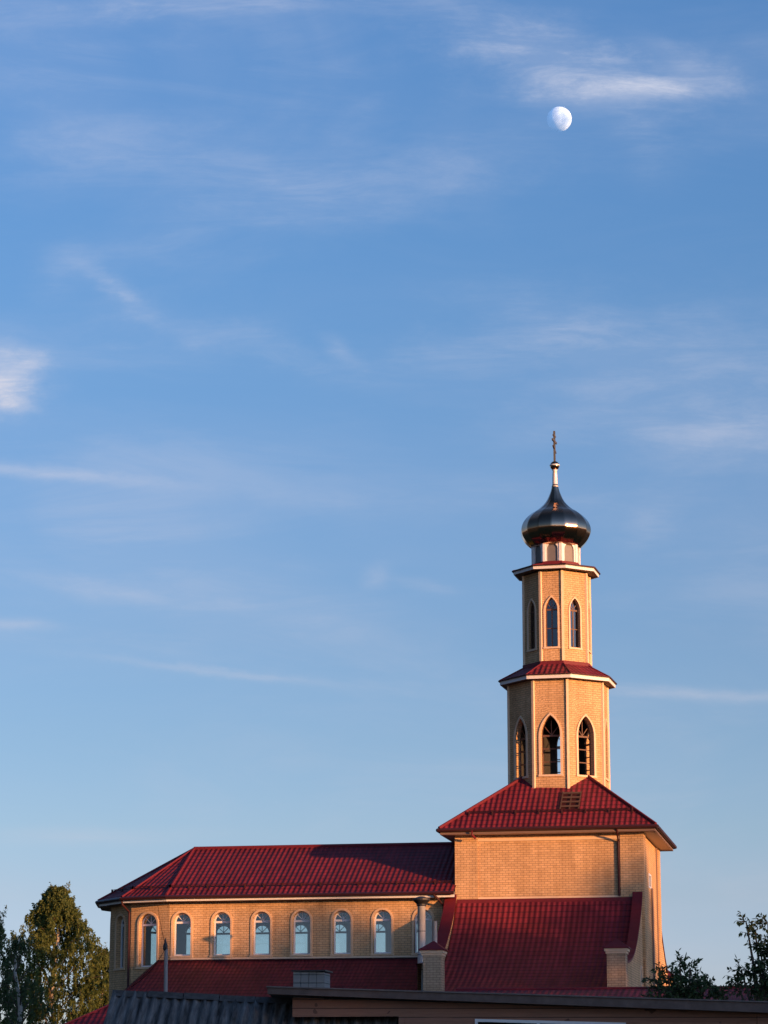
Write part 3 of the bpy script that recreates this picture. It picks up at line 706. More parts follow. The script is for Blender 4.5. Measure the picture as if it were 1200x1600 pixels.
for a, b in zip(loop, loop[1:]):
    a1, b1 = off(a, .985), off(b, .985); a2, b2 = off(a, .86), off(b, .86)
    mf.face([(b1[0], b1[1], ZR0-.25), (a1[0], a1[1], ZR0-.25), (a1[0], a1[1], ZR0-.02), (b1[0], b1[1], ZR0-.02)])
    ms.face([(a1[0], a1[1], ZR0-.262), (b1[0], b1[1], ZR0-.262), (b2[0], b2[1], ZR0-.255), (a2[0], a2[1], ZR0-.255)])
    a3, b3 = off(a, 1.012), off(b, 1.012); mg.tube([(a3[0], a3[1], ZR0-.075), (b3[0], b3[1], ZR0-.075)], .08, 8)
mf.build('fascia', 'white_paint', nroof); ms.build('soffit', 'brown_soffit', nroof); mg.build('gutter', 'gutter', nroof)
k_ = (ZR1-ZR0)/RE
def nr(rad, a): return (RX-XF*rad*math.sin(R(a)), CY-rad*math.cos(R(a)), ZR0+(RE-rad)*k_) if a else (RX, CY-rad, ZR0+(RE-rad)*k_)
yy = 3.98
snow_guard(nroof, [nr(yy, 60), nr(yy, 30), nr(yy, 0), (CX-H-.1, CY-yy, ZR0+(RE-yy)*k_)], .80, .13)
# downpipe at the apse corner
px_, py_ = pts[1]
mb = MB(); mb.tube([(px_-.30, py_-.52, ZR0-.12), (px_-.28, py_-.48, ZR0-.32), (px_-.07, py_-.10, ZR0-.62), (px_-.05, py_-.08, 5)], .05, 8); mb.build('downpipe', 'dark_red', ch)
mb = MB(); mb.tube([(-19.55, 114.3, ZR0-.12), (-19.35, 114.5, ZR0-.35), (-19.2, 114.9, ZR0-.6), (-19.2, 114.9, 9.3)], .05, 8); mb.build('downpipe', 'dark_red', ch)

# --- cross wings with swept roofs and curved parapets (front and rear)
prof_p = [(0, 10.92), (.35, 10.42), (.8, 9.98), (1.4, 9.52), (2.1, 9.05), (2.8, 8.62), (3.6, 8.24), (4.4, 7.96), (5.2, 7.76), (6.1, 7.62), (7.1, 7.52)]
def pz(d):
    for (a, za), (b, zb) in zip(prof_p, prof_p[1:]):
        if d <= b: return za+(zb-za)*(d-a)/(b-a)
    return prof_p[-1][1]
prof_r = [(0, 10.62), (.4, 10.12), (.9, 9.58), (1.5, 9.05), (2.2, 8.52), (3.0, 8.0), (3.9, 7.50), (4.9, 7.05), (6.0, 6.66), (7.2, 6.36), (8.6, 6.06), (9.6, 5.88)]
def wing(sgn):
    y0 = CY+sgn*-1*H if sgn == 1 else CY+H
    Y = (lambda d: CY-H-d) if sgn == 1 else (lambda d: CY+H+d)
    x0, x1 = -19.10, -10.66
    mb = MB(); s_ = 0.0
    for (a, za), (b, zb) in zip(prof_r, prof_r[1:]):
        l = math.hypot(b-a, zb-za)
        q = [(x0+.45, Y(b), zb), (x1-.3, Y(b), zb), (x1-.3, Y(a), za), (x0+.45, Y(a), za)]
        uv = [(q[0][0], -s_-l), (q[1][0], -s_-l), (q[1][0], -s_), (q[0][0], -s_)]
        if sgn == -1: q = q[::-1]; uv = uv[::-1]
        mb.face(q, 0, uv); s_ += l
    rf = mb.build('wing_roof', 'roof_tile', ch)
    # parapets
    for (xa, xb) in ((x0, x0+.42), (x1-.34, x1)):
        m1 = MB(); m2 = MB(); n = 28; ds = [7.2*k/n for k in range(n+1)]
        for a, b in zip(ds, ds[1:]):
            za, zb = pz(a), pz(b)
            for x, flip in ((xa, True), (xb, False)):
                q = [(x, Y(b), 3.0), (x, Y(a), 3.0), (x, Y(a), za), (x, Y(b), zb)]
                if (sgn == -1): q = q[::-1]
                m1.face(q[::-1] if flip else q)
            # metal cap
            e = .04
            q = [(xa-e, Y(b), zb+.035), (xb+e, Y(b), zb+.035), (xb+e, Y(a), za+.035), (xa-e, Y(a), za+.035)]
            m2.face(q if sgn == 1 else q[::-1])
            for x, fl in ((xa-e, True), (xb+e, False)):
                q = [(x, Y(b), zb-.05), (x, Y(a), za-.05), (x, Y(a), za+.035), (x, Y(b), zb+.035)]
                if sgn == -1: q = q[::-1]
                m2.face(q[::-1] if fl else q)
        m1.build('parapet', 'brick', ch); m2.build('parapet_cap', 'red_metal', ch)
        # pier at the outer end
        xc = (xa+xb)/2+(-.06 if xa > -15 else .73); yc = Y(7.55)
        if xa > -15: xc = x1+.03-.36
        else: xc = -18.37
        m1 = MB(); hw = .37
        m1.box(xc-hw, yc-.42, 3, xc+hw, yc+.42, 7.90)
        pier = m1.build('pier', 'brick_worn', ch)
        m1 = MB()
        m1.box(xc-hw-.04, yc-.46, 7.83, xc+hw+.04, yc+.46, 7.92); m1.box(xc-hw-.09, yc-.51, 7.921, xc+hw+.09, yc+.51, 8.03); m1.build('pier_moulding', 'brick_trim', pier)
        m1 = MB(); e = .54; bq = [(xc-hw-.15, yc-e-.03), (xc+hw+.15, yc-e-.03), (xc+hw+.15, yc+e+.03), (xc-hw-.15, yc+e+.03)]
        loft(m1, bq, 8.031, bq, 8.07); loft(m1, bq, 8.07, [(xc-.02, yc-.02), (xc+.02, yc-.02), (xc+.02, yc+.02), (xc-.02, yc+.02)], 8.42); disc(m1, bq, 8.031, down=True)
        m1.build('pier_cap', 'red_metal', pier)
    mb = MB(); mb.box(x0+.1, Y(9.6) if sgn == 1 else Y(.5), 0, x1-.1, Y(.5) if sgn == 1 else Y(9.6), 5.8); mb.build('wing_wall', 'brick', ch)
    return rf
wing(1); wing(-1)
# flashing strip where the front wing roof meets the tower, and the lit edge board on the left parapet
mb = MB(); mb.box(-18.62, CY-H-.10, 10.45, -11.0, CY-H-.06, 10.66); mb.build('flashing', 'red_metal', ch)
# small arched niche window on the gable wall of the wing
fr = Frame((-10.655, CY-H-3.2), (-10.655, CY-H))
m1 = MB(); plate(m1, fr, arch_band(round_arch, 2.0, .62, 6.3, 7.62, .09), [], .001, .05); m1.build('niche_surround', 'brick_trim', ch)
m1 = MB(); plate(m1, fr, round_arch(2.0, .62, 6.3, 7.62), [], .001, .008); m1.build('niche_panel', 'brown_soffit', ch)
# pilaster seam / downpipe on the tower's right face
mb = MB(); mb.tube([(-10.52, 118.5, 11.3), (-10.52, 118.5, 6.5)], .045, 8); mb.build('downpipe', 'dull_fascia', ch)
mb = MB(); mb.tube([(-10.52, 121.0, 13.3), (-10.52, 121.0, 6.5)], .035, 8); mb.build('downpipe', 'dull_fascia', ch)

# --- aisle (low lean-to along the nave)
mb = MB(); a0 = (-31.9, CY-H-.003, 8.16); a1 = (-19.1, CY-H-.003, 8.16); yb = CY-H-5.2; zb = 5.75
XL = -32.95; mb.face([(XL, yb, zb), (-19.1, yb, zb), a1, a0])
ar = mb.build('aisle_roof', 'roof_old', ch)
mb = MB(); mb.bar((-31.9, CY-H-.05, 8.19), (-19.2, CY-H-.05, 8.19), .10, .06); mb.tube([Vector(a0)+Vector((0, 0, .02)), (XL, yb, zb+.02)], .05, 6); mb.build('flashing', 'dark_red', ar)
mb = MB(); mb.box(XL+.35, yb+.5, 0, -19.2, CY-H-.01, 5.6); mb.face([(XL+.35, CY-H-.01, 5.6), (XL+.35, yb+.5, 5.6), (-31.95, CY-H-.01, 8.1)]); mb.build('aisle_wall', 'brick', ch)
# --- steel flue pipes standing by the pier
mb = MB(); mb.tube([(-19.12, 108.9, 4.5), (-19.12, 108.9, 9.95)], .165, 20); flue = mb.build('flue_pipe', 'steel', ch, smooth=True, merge=True)
mb = MB()
for z in (6.2, 7.35, 7.95, 8.9): mb.tube([(-19.12, 108.9, z), (-19.12, 108.9, z+.035)], .172, 20)
mb.bar((-19.0, 108.9, 7.95), (-18.7, 108.2, 7.95), .04, .05); mb.bar((-19.0, 108.9, 6.9), (-18.7, 108.2, 6.9), .04, .05); mb.build('pipe_band', 'old_metal', flue)
mb = MB(); mb.lathe((-19.12, 108.9), [(.13, 9.90), (.20, 9.96), (.20, 10.02), (.33, 10.14), (.36, 10.17), (.36, 10.24), (.10, 10.33)], 20); mb.build('flue_cap', 'black_metal', flue)
mb = MB(); mb.tube([(-18.86, 110.6, 4.5), (-18.86, 110.6, 9.45)], .10, 16); fl2 = mb.build('flue_pipe', 'steel', ch, smooth=True, merge=True)

# ================================================================== MOON
import bmesh
dm = (cam_fwd+cam_right*((874-600)/F)+cam_up*((800-186)/F)).normalized()
D_M = 9000.0; rm = D_M*(19.3/F)*dm.dot(cam_fwd)
me = bpy.data.meshes.new('moon'); bm = bmesh.new(); bmesh.ops.create_uvsphere(bm, u_segments=96, v_segments=48, radius=rm); bm.to_mesh(me); bm.free()
me.polygons.foreach_set('use_smooth', [True]*len(me.polygons)); me.materials.append(MATS['moon_rock'])
mo = bpy.data.objects.new('moon', me); col.objects.link(mo); mo.location = Vector((0, 0, 1.6))+dm*D_M
tag(mo, 'pale gibbous daytime moon high in the blue sky above the tower', 'moon')

# ================================================================== ANNEX ROOF IN FRONT OF THE WING
an = thing('low_house', (-7, 101, 0), 'low building with a dark red roof in front of the church wing', 'house')
mb = MB(); mb.face([(-16.5, 95, 4.6), (4, 95, 4.6), (4, 101.5, 6.20), (-16.5, 101.5, 6.20)]); mb.face([(4, 106, 5.1), (-16.5, 106, 5.1), (-16.5, 101.5, 6.20), (4, 101.5, 6.20)])
r_ = mb.build('roof', 'roof_tile', an)
mb = MB(); mb.tube([(-16.5, 101.5, 6.21), (4, 101.5, 6.21)], .06, 8); mb.build('ridge_cap', 'red_metal', r_)
mb = MB(); mb.box(-16.2, 95.5, 0, 3.7, 105.6, 4.55); mb.face([(3.7, 95.5, 4.55), (3.7, 105.6, 4.55), (3.7, 101.5, 6.1)]); mb.build('wall', 'brick_worn', an)
lh = thing('red_roofed_house', (-36, 103, 0), 'low dark red roof slope beside the birch at the left edge', 'house')
mb = MB(); rp = [(-34.6, 101, 3.8), (-29.0, 101, 3.8), (-29.0, 108.5, 3.8), (-34.6, 108.5, 3.8)]; rt = [(-31.0, 104.5, 5.86), (-30.9, 104.5, 5.86), (-30.9, 105, 5.86), (-31.0, 105, 5.86)]
for i in range(4): mb.face([rp[i], rp[(i+1) % 4], rt[(i+1) % 4], rt[i]])
r_ = mb.build('roof', 'roof_tile', lh)
for i in range(4): mb = MB(); mb.tube([rp[i], rt[i]], .05, 6); mb.build('hip_cap', 'red_metal', r_)
mb = MB(); mb.box(-34.2, 101.4, 0, -29.4, 108.1, 3.8)
mb.build('wall', 'brick_worn', lh)
wh = thing('distant_house', (-62, 204, 0), 'small white house wall glimpsed between the birch and the church', 'house')
mb = MB(); mb.box(-59.9, 200, 0, -57.5, 208, 12.9); mb.build('wall', 'white_wall', wh)
mb = MB(); q = [(-60.1, 199.7), (-57.2, 199.7), (-57.2, 208.3), (-60.1, 208.3)]; loft(mb, q, 12.9, [(-58.8, 203), (-58.6, 203), (-58.6, 205), (-58.8, 205)], 13.5); disc(mb, q, 12.9, down=True); mb.build('roof', 'old_metal', wh)

# ================================================================== FOREGROUND WOODEN HOUSE
def hit(fr_, px, py, off=0.0):      # where the sight line of a measured photo point meets a wall plane: (u, z)
    d = cam_fwd+cam_right*((px-600)/F)+cam_up*((800-py)/F); o = Vector((0, 0, 1.6)); q = fr_.o+fr_.n*off
    p = o+d*((q-o).dot(fr_.n)/d.dot(fr_.n)); return ((p-fr_.o).dot(fr_.t), p.z)
A_ = Vector((0, 0, 1.6))+(cam_fwd+cam_right*((418-600)/F)+cam_up*((800-1543)/F))*(40/cam_fwd.y)
dh = Vector((math.cos(R(10)), math.sin(R(10)), 0)); ff = Frame((A_.x, A_.y), (A_.x+dh.x*11, A_.y+dh.y*11)); WO = -.30
hs = thing('wooden_house', (A_.x+3, A_.y+1, 0), 'brown plank house with a dark shallow eave board across the bottom of the photo', 'house')
f0, f1, f2, f3 = hit(ff, 418, 1543), hit(ff, 1300, 1570), hit(ff, 1300, 1586), hit(ff, 418, 1553)
mb = MB(); plate(mb, ff, [f3, f2, f1, f0], [], -.03, 0); mb.build('fascia', 'dark_felt', hs)
mb = MB(); P = [ff.P(f0[0]-.02, f0[1]+.004, .03), ff.P(f1[0], f1[1]+.004, .03), ff.P(f1[0], f1[1]-.30, -5.5), ff.P(f0[0]-.02, f0[1]-.30, -5.5)]
up_ = Vector((0, 0, .02)); mb.hexa(P+[p+up_ for p in P]); mb.build('roof', 'roof_edge', hs)
fw = Frame(tuple(ff.P(0, 0, WO))[:2], tuple(ff.P(11, 0, WO))[:2])
wl = hit(fw, 457, 1560); b0 = hit(fw, 457, 1589); b1 = hit(fw, 632, 1588); t1 = hit(fw, 1300, 1586); q0 = hit(fw, 742, 1592); q1 = hit(fw, 978, 1598); uc = hit(fw, 1183, 1590)
zlow = 0.0
mb = MB(); outer = [b0, b1, (b1[0], zlow), (t1[0], zlow), (t1[0], t1[1]+.0), (wl[0], f0[1]-.14)]
whole = [(q0[0], 1.9), (q1[0], 1.9), (q1[0], q1[1]), (q0[0], q0[1])]
plate(mb, fw, outer, [whole], -.08, 0); wallh = mb.build('plank_wall', 'brown_planks', hs)
mb = MB(); mb.face([ff.P(f3[0], f3[1]+.02, -.031), ff.P(f2[0], f2[1]+.02, -.031), ff.P(f2[0], f2[1]+.0, WO-.05), ff.P(f3[0], f3[1]+.0, WO-.05)][::-1]); mb.build('soffit', 'brown_planks', hs)
mid = q0[0]+(q1[0]-q0[0])*.42
def topz(u): return q0[1]+(q1[1]-q0[1])*(u-q0[0])/(q1[0]-q0[0])
mb = MB()
plate(mb, fw, whole, [[(q0[0]+.045, 1.95), (mid-.02, 1.95), (mid-.02, topz(mid)-.045), (q0[0]+.045, q0[1]-.045)], [(mid+.03, 1.95), (q1[0]-.045, 1.95), (q1[0]-.045, q1[1]-.045), (mid+.03, topz(mid)-.045)]], -.06, .02)
wn_ = mb.build('window', 'white_pvc', hs)
mb = MB(); plate(mb, fw, rect(q0[0]+.03, 1.93, q1[0]-.03, q1[1]-.03), [], -.04, -.03); mb.build('pane', 'glass_dark', wn_)
mb = MB(); plate(mb, fw, rect(q0[0]-.2, 1.7, q1[0]+.2, q0[1]+.1), [], -1.2, -1.1); mb.build('inner_wall', 'dark_interior', hs)
mb = MB(); plate(mb, fw, rect(uc[0], 0, uc[0]+.14, uc[1]+.05), [], .002, .03); mb.build('corner_board', 'brown_planks', hs)
mb = MB(); plate(mb, fw, rect(b1[0]-.09, 0, b1[0]-.003, b1[1]-.003), [], -.06, .03); mb.build('post', 'brown_planks', hs)
e0_, e1_ = hit(fw, 1003, 1594), hit(fw, 1165, 1597); mb = MB(); plate(mb, fw, [e0_, e1_, (e1_[0], e1_[1]+.03), (e0_[0], e0_[1]+.03)], [], .002, .02); mb.build('trim_board', 'brown_planks', hs)
mb = MB(); plate(mb, fw, rect(b1[0]+.02, 0, b1[0]+.1, b1[1]-.1), [], -3.0, -.09); mb.build('porch_side_wall', 'brown_planks', hs)
def at_depth(px, py, Y): 
    d = cam_fwd+cam_right*((px-600)/F)+cam_up*((800-py)/F); return Vector((0, 0, 1.6))+d*(Y/d.y)
# weathered board box on the roof
bx0 = at_depth(458, 1518, 42.2); bx1 = at_depth(506, 1545, 42.2)
vb = thing('board_box', (bx0.x, 42.4, bx1.z), 'small weathered grey board box standing above the brown house roof', 'box')
fb = Frame((bx0.x, 42.2), (bx1.x, 42.25)); mb = MB()
for i in range(4):
    a = fb.L*i/4; plate(mb, fb, rect(a+.004, bx1.z-.35, a+fb.L/4-.004, bx0.z-(.0, .006, .002, .008)[i]), [], -.02, (0, .004, -.003, .002)[i])
mb.build('front_boards', 'grey_planks', vb)
mb = MB(); mb.box(bx0.x+.01, 42.27, bx1.z-.35, bx1.x-.005, 42.7, bx0.z-.02); mb.build('box_body', 'grey_planks', vb)
mb = MB(); mb.box(bx0.x-.02, 42.17, bx0.z+.001, bx1.x+.03, 42.75, bx0.z+.02); mb.build('lid', 'black_metal', vb)

# ================================================================== SLATE SHED
sh = thing('slate_shed', (-11, 43, 0), 'old shed with a dark corrugated slate roof left of the brown house', 'shed')
rA = at_depth(176, 1551, 42.0); dr = Vector((.62, .785, 0)).normalized(); rl = 6.6
rB = at_depth(450, 1563, 42.38); dr = (rB-rA).normalized(); rl = 5.2
# roof plane: falls toward the camera
dn = Vector((dr.y, -dr.x, 0)).normalized(); fall = .62
mb = MB(); nc = 132; per = rl/32
def sp(u, s_): 
    wob = .012*math.sin(u*1.7+2)+.010*math.sin(u*4.1)
    return rA+dr*u+dn*s_+Vector((0, 0, -fall*s_+wob+.030*math.sin(2*math.pi*u/per)))
rows = [0, .9, .9, 1.8, 1.8, 2.7]
nc = 32*8
for r0, r1 in ((0, .95), (.93, 1.9), (1.88, 2.9)):
    lift = .0 if r0 == 0 else -.0
    for i in range(nc):
        ua, ub = rl*i/nc, rl*(i+1)/nc; dz = Vector((0, 0, .012)) if True else 0
        a, b, c, d_ = sp(ua, r0)+(-dz if r0 else dz*0), sp(ub, r0)+(-dz if r0 else dz*0), sp(ub, r1)+dz, sp(ua, r1)+dz
        mb.face([d_, c, b, a], 0, [(ua, -r1), (ub, -r1), (ub, -r0), (ua, -r0)])
sr = mb.build('roof', 'old_slate', sh, smooth=True, merge=True)
mb = MB()
for i in range(9):      # ridge boards, slightly uneven
    ua, ub = rl*i/9, rl*(i+1)/9-.01; jz = random.uniform(-.012, .012)
    a = rA+dr*ua+Vector((0, 0, .05+jz)); b = rA+dr*ub+Vector((0, 0, .05+jz+random.uniform(-.01, .01)))
    q = [a+dn*.13+Vector((0, 0, -.10)), b+dn*.13+Vector((0, 0, -.10)), b, a]; mb.face(q); 
    mb.face([a-dn*.13+Vector((0, 0, -.10)), a, b, b-dn*.13+Vector((0, 0, -.10))])
mb.build('ridge_cap', 'slate_cap', sr)
mb = MB(); mb.face([sp(rl*t_, 0)+Vector((0, 0, -.03)) for t_ in (0, 1)]+[sp(rl*t_, 0)-dn*2.6+Vector((0, 0, -1.6)) for t_ in (1, 0)]); mb.build('rear_roof', 'old_slate', sr)
mb = MB()
e0 = rA+dn*.3+dr*.15; e1 = rA+dr*.15+dn*2.7; e2 = rA+dr*(rl-.2)+dn*2.7; e3 = rA+dr*(rl-.2)-dn*2.4; e4 = rA+dr*.15-dn*2.4
def dz_(p, z): return Vector((p.x, p.y, z))
zl = rA.z-fall*2.7-.08
for a, b in ((e1, e2), (e2, e3), (e3, e4), (e4, e1)): mb.face([dz_(a, 0), dz_(b, 0), dz_(b, zl), dz_(a, zl)])
mb.face([dz_(e4, zl), dz_(e1, zl), dz_(rA+dr*.15, rA.z-.08)]); mb.build('wall', 'grey_planks', sh)

# ================================================================== POLE AND WIRES
pp = at_depth(259.5, 1483, 62); pt = at_depth(258.5, 1471, 62)
po = thing('wire_pole', (pp.x, 62, 0), 'thin grey pole with a black insulator in front of the nave wall', 'pole')
mb = MB(); mb.tube([(pp.x+.05, 62, 0), (pp.x, 62, pp.z)], [.065, .042], 10); mb.build('post', 'pole_grey', po, smooth=True)
mb = MB(); mb.lathe((pt.x, 62), [(.03, pp.z-.04), (.06, pp.z), (.055, pp.z+.09), (.03, pp.z+.15), (.01, pt.z+.08)], 10); mb.build('insulator', 'black_metal', po)
def wire_curve(a, b, sag, n=14): 
    return [a.lerp(b, i/n)+Vector((0, 0, -sag*4*(i/n)*(1-i/n))) for i in range(n+1)]
mb = MB(); a = Vector((pp.x, 62, pp.z+.05))
mb.tube(wire_curve(a, at_depth(247, 1416, 114.9), .15), .007, 5)
w1 = mb.build('overhead_wire', 'wire'); tag(w1, 'thin black wire rising from the pole to the nave eaves', 'wire')
mb = MB(); mb.tube(wire_curve(a, at_depth(205, 1542, 45), .12), .006, 5)
w2 = mb.build('overhead_wire', 'wire'); tag(w2, 'thin black wire sagging from the pole down to the slate shed', 'wire')

# ================================================================== TREES
def leaf_mesh(mb, p, L_, W_, d, nrm, shade):
    d = d.normalized(); s_ = d.cross(nrm)
    if s_.length < 1e-3: s_ = Vector((1, 0, 0))
    s_ = s_.normalized()*W_/2
    m_ = p+d*L_*.45
    q = (shade, .5)
    mb.face([p, m_-s_, p+d*L_, m_+s_], 0, [q]*4)
def rnd_dir():
    z = random.uniform(-1, 1); a = random.uniform(0, 2*math.pi); r = math.sqrt(1-z*z); return Vector((r*math.cos(a), r*math.sin(a), z))
def weeping(base, h, prof_, nst, per, label, seed, mat, ls, group, sk=1.0):
    """prof_: (height, radius) outline of the crown"""
    random.seed(seed); T_ = thing('birch_tree', base, label, 'tree', group); B = Vector(base)
    tp = [B+Vector((.15*math.sin(k*1.1+seed), .1*math.cos(k*.9), h*.97*k/12)) for k in range(13)]
    mb = MB(); mb.tube(tp, [.21*(1-k/13)**.8+.012 for k in range(13)], 9); mb.build('trunk', 'birch_bark', T_, smooth=True)
    def rad(z):
        for (a, ra), (b, rb) in zip(prof_, prof_[1:]):
            if a <= z <= b: return ra+(rb-ra)*(z-a)/(b-a)
        return .05
    lb = MB(); lf = MB(); limbs = []; z0, z1 = prof_[0][0], prof_[-1][0]
    for i in range(46):
        z = z0+(z1-z0)*((i+.5)/46)**.9; a = i*2.4+random.uniform(-.4, .4); r = rad(z)*random.uniform(.72, 1.05); zs = max(1.5, z-r*.75)
        k = min(11.99, (zs/(h*.97))*12); p0 = tp[int(k)].lerp(tp[int(k)+1], k-int(k)); e = B+Vector((math.cos(a)*r, math.sin(a)*r, z))
        m_ = p0.lerp(e, .55)+Vector((0, 0, .25*r)); lb.tube([p0, m_, e], [.045, .028, .01], 5, cap=False); limbs.append((p0, m_, e))
    for i in range(nst):
        z = z0+(z1-z0)*random.random()**.85; a = random.uniform(0, 2*math.pi); lobes = 1+.16*math.sin(3*a+z*1.1+seed)+.12*math.sin(5*a-z*1.9)
        r = rad(z)*math.sqrt(random.uniform(.08, 1.05))*lobes; p0 = B+Vector((math.cos(a)*r, math.sin(a)*r, z))
        if math.sin(p0.x*2.3+seed)+math.sin(p0.z*1.9+p0.y*1.3)+math.sin(p0.y*2.6+1.3*p0.x) < -1.0: continue
        ln = random.uniform(.35, 1.0)*sk; out = Vector((math.cos(a), math.sin(a), 0))*random.uniform(.1, .35); cl = random.random(); cp = []
        for j in range(5):
            t_ = j/4; cp.append(p0+out*t_*(1.3-t_)+Vector((0, 0, .22*t_*sk-ln*t_*t_)))
        lb.tube([cp[0], cp[2], cp[4]], [.006, .005, .003], 3, cap=False)
        for j in range(per):
            t_ = random.random()*3.999; k = int(t_); p = cp[k].lerp(cp[k+1], t_-k)+rnd_dir()*.07; dd = (cp[k+1]-cp[k]).normalized()
            sz = random.uniform(.6, 1.3); leaf_mesh(lf, p, ls[0]*sz, ls[1]*sz, (dd*.8+rnd_dir()*.75+Vector((0, 0, -.3))), rnd_dir(), min(1, cl*.55+random.random()*.45))
    for k in range(14):      # leading shoots above the crown
        a = random.uniform(0, 6.28); p = B+Vector((math.cos(a)*.5, math.sin(a)*.5, z1-.6)); e = p+Vector((math.cos(a)*.2, math.sin(a)*.2, random.uniform(.5, .95)))
        lb.tube([p, e], [.008, .003], 3, cap=False)
        for j in range(12): leaf_mesh(lf, p.lerp(e, random.random()), ls[0]*.9, ls[1]*.9, rnd_dir()+Vector((0, 0, .2)), rnd_dir(), random.random())
    lb.build('branches', 'bark', T_); lf.build('crown', mat, T_)
    return T_
GB = 'birches beside the church'
b_ = at_depth(84, 1600, 147)
weeping((b_.x, 147, 0), 14.3, [(1.5, .8), (3.0, 2.2), (5.5, 3.0), (8.5, 3.05), (10.6, 2.55), (12.2, 1.75), (13.4, 1.0), (14.2, .3)], 3500, 32, 'tall birch with sunlit yellow green hanging foliage left of the church', 3, 'leaf_birch', (.17, .075), GB)
b_ = at_depth(-16, 1600, 131)
weeping((b_.x, 131, 0), 12.0, [(2, .5), (4, 1.1), (7, 1.3), (9.5, .95), (11, .5), (11.8, .1)], 480, 28, 'thin dark birch at the very left edge of the photo', 5, 'leaf_dark', (.16, .07), GB)
b_ = at_depth(158, 1600, 149)
weeping((b_.x, 149, 0), 11.0, [(1.5, .5), (4, 1.3), (7, 1.4), (9, 1.1), (10.2, .6), (10.9, .1)], 800, 30, 'smaller birch half hidden behind the rounded end of the church', 9, 'leaf_birch', (.16, .07), GB)
b_ = at_depth(26, 1600, 126)
weeping((b_.x, 126, 0), 10.3, [(1.5, .5), (4, 1.2), (6.5, 1.35), (8.5, 1.0), (9.4, .5), (9.9, .1)], 300, 26, 'loose dark birch standing just left of the tall sunlit one', 12, 'leaf_dark', (.16, .07), GB)

def leafy(name, base, blobs, nl, label, cat, seed, ls, mat='leaf_dark', flat=.5):
    """broad-leaved tree: trunk, limbs to every clump, sprays of leaves round each clump"""
    random.seed(seed); T_ = thing(name, base, label, cat)
    b0 = Vector(base); top_ = sum((Vector(b[0]) for b in blobs), Vector())/len(blobs)
    fork = Vector((b0.x*.6+top_.x*.4, b0.y*.6+top_.y*.4, top_.z*.45))
    mb = MB(); mb.tube([b0, b0.lerp(fork, .5)+Vector((.05, 0, 0)), fork], [.14, .11, .09], 8); mb.build('trunk', 'bark', T_, smooth=True)
    lb = MB(); lf = MB(); tot = sum(b[1]**2 for b in blobs)
    for (c, r, *sq) in blobs:
        c = Vector(c); lb.tube([fork, fork.lerp(c, .6)+Vector((0, 0, .1)), c], [.05, .03, .012], 5, cap=False)
        nsp = max(4, int(nl*r*r/tot/9))
        for i in range(nsp):
            d = rnd_dir(); d.z *= flat; p = c+d*r*random.random()**.5; od = (d+Vector((0, 0, .25))+rnd_dir()*.5).normalized()
            ln = random.uniform(1.0, 2.0)*ls[0]; e = p+od*ln; lb.tube([p, e], [.006, .003], 4, cap=False) ; sh_ = random.random()
            for j in range(9):
                t_ = j/8; side = rnd_dir(); dd = (od*.5+side*.8+Vector((0, 0, -.35))).normalized(); sz = random.uniform(.65, 1.2)
                leaf_mesh(lf, p.lerp(e, t_), ls[0]*sz, ls[1]*sz, dd, (Vector((0, 0, 1))+rnd_dir()*.8).normalized(), min(1, sh_*.5+random.random()*.5))
    lb.build('branches', 'bark', T_); lf.build('crown', mat, T_)
    return T_
def AD(px, py, Y): return tuple(at_depth(px, py, Y))
YT = 46
leafy('garden_tree', (-3.55, YT, 0), [(AD(1043, 1524, YT), .13), (AD(1062, 1505, YT), .08), (AD(1078, 1512, YT), .10), (AD(1072, 1532, YT+.2), .22), (AD(1040, 1548, YT), .16), (AD(1100, 1540, YT), .16), (AD(1062, 1550, YT), .2), (AD(1120, 1548, YT), .10), (AD(1018, 1556, YT), .10), (AD(1025, 1530, YT), .06), (AD(1132, 1558, YT), .12), (AD(1085, 1562, YT), .25), (AD(1075, 1600, YT), .5)],
      4300, 'low dark leafy tree in front of the foot of the tower', 'tree', 21, (.105, .046))
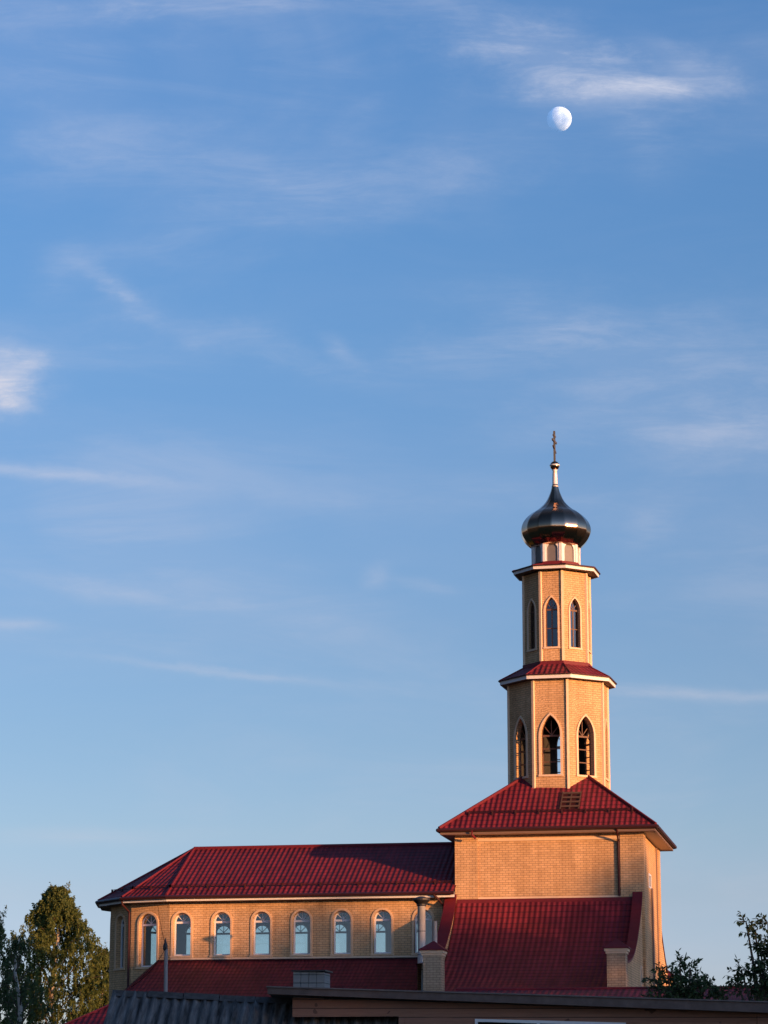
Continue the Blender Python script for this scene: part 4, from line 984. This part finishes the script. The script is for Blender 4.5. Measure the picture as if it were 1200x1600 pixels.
leafy('garden_tree', (-2.0, YT, 0), [(AD(1166, 1441, YT), .05), (AD(1180, 1456, YT), .10), (AD(1188, 1478, YT), .12), (AD(1200, 1445, YT), .10), (AD(1192, 1505, YT), .14), (AD(1176, 1520, YT), .12), (AD(1158, 1515, YT), .06), (AD(1165, 1540, YT), .14), (AD(1195, 1545, YT), .22), (AD(1210, 1480, YT), .25), (AD(1150, 1530, YT), .06), (AD(1225, 1520, YT), .4), (AD(1200, 1590, YT), .5)],
      4500, 'taller dark leafy tree cut by the right edge of the photo', 'tree', 33, (.105, .048))

# ================================================================== UNSEEN TREE LINE TO THE WEST (added and shaped to shade the lower walls)
random.seed(77)
lf = MB(); tkb = MB()
XT = 60.0
key = [(-70, 18), (-20, 17), (20, 17), (45, 18.6), (57, 18.8), (59.6, 17.8), (61.2, 16.7), (62.6, 17.6), (64, 19.0), (65.6, 18.6), (66.6, 16.6), (68.5, 16.6), (71, 17.3), (72.8, 19.8), (75.5, 18.6), (78, 14.0), (84, 11.5), (95, 12), (120, 14)]
def ht(y):
    for (a, za), (b, zb) in zip(key, key[1:]):
        if a <= y <= b: return za+(zb-za)*(y-a)/(b-a)
    return 14
y = -70.0
while y < 120:
    hh = ht(y); 
    for i in range(120):
        zz = (hh-2.6)*(1-random.random()*.97); p = Vector((XT+random.uniform(-2.5, 2.5), y+random.uniform(-.8, .8), zz+random.gauss(0, .3)))
        sz = random.uniform(.6, 1.1) if y > 40 else random.uniform(1.1, 1.8); leaf_mesh(lf, p, sz, sz*.7, rnd_dir(), rnd_dir(), random.random())
    if 50 < y < 92:
        for i in range(430):
            p = Vector((XT+random.uniform(-2.0, 2.0), y+random.uniform(-.6, .6), hh+.9-4.5*math.sqrt(random.random())+.5*math.sin(y*1.9)))
            sz = random.uniform(.28, .5); leaf_mesh(lf, p, sz, sz*.7, rnd_dir(), rnd_dir(), random.random())
    y += .8
for i in range(38):
    yy_ = -70+i*5+random.uniform(-1, 1); tkb.tube([(XT, yy_, 0), (XT, yy_, ht(yy_)*.8)], [.25, .08], 7)
tl = lf.build('unseen_treeline', ['leaf_dark']); tag(tl, 'unseen line of trees off to the right, shaped to shade the lower church walls', 'trees', kind='stuff')
tk = tkb.build('unseen_trunks', ['bark'], tl); tk['kind'] = 'stuff'
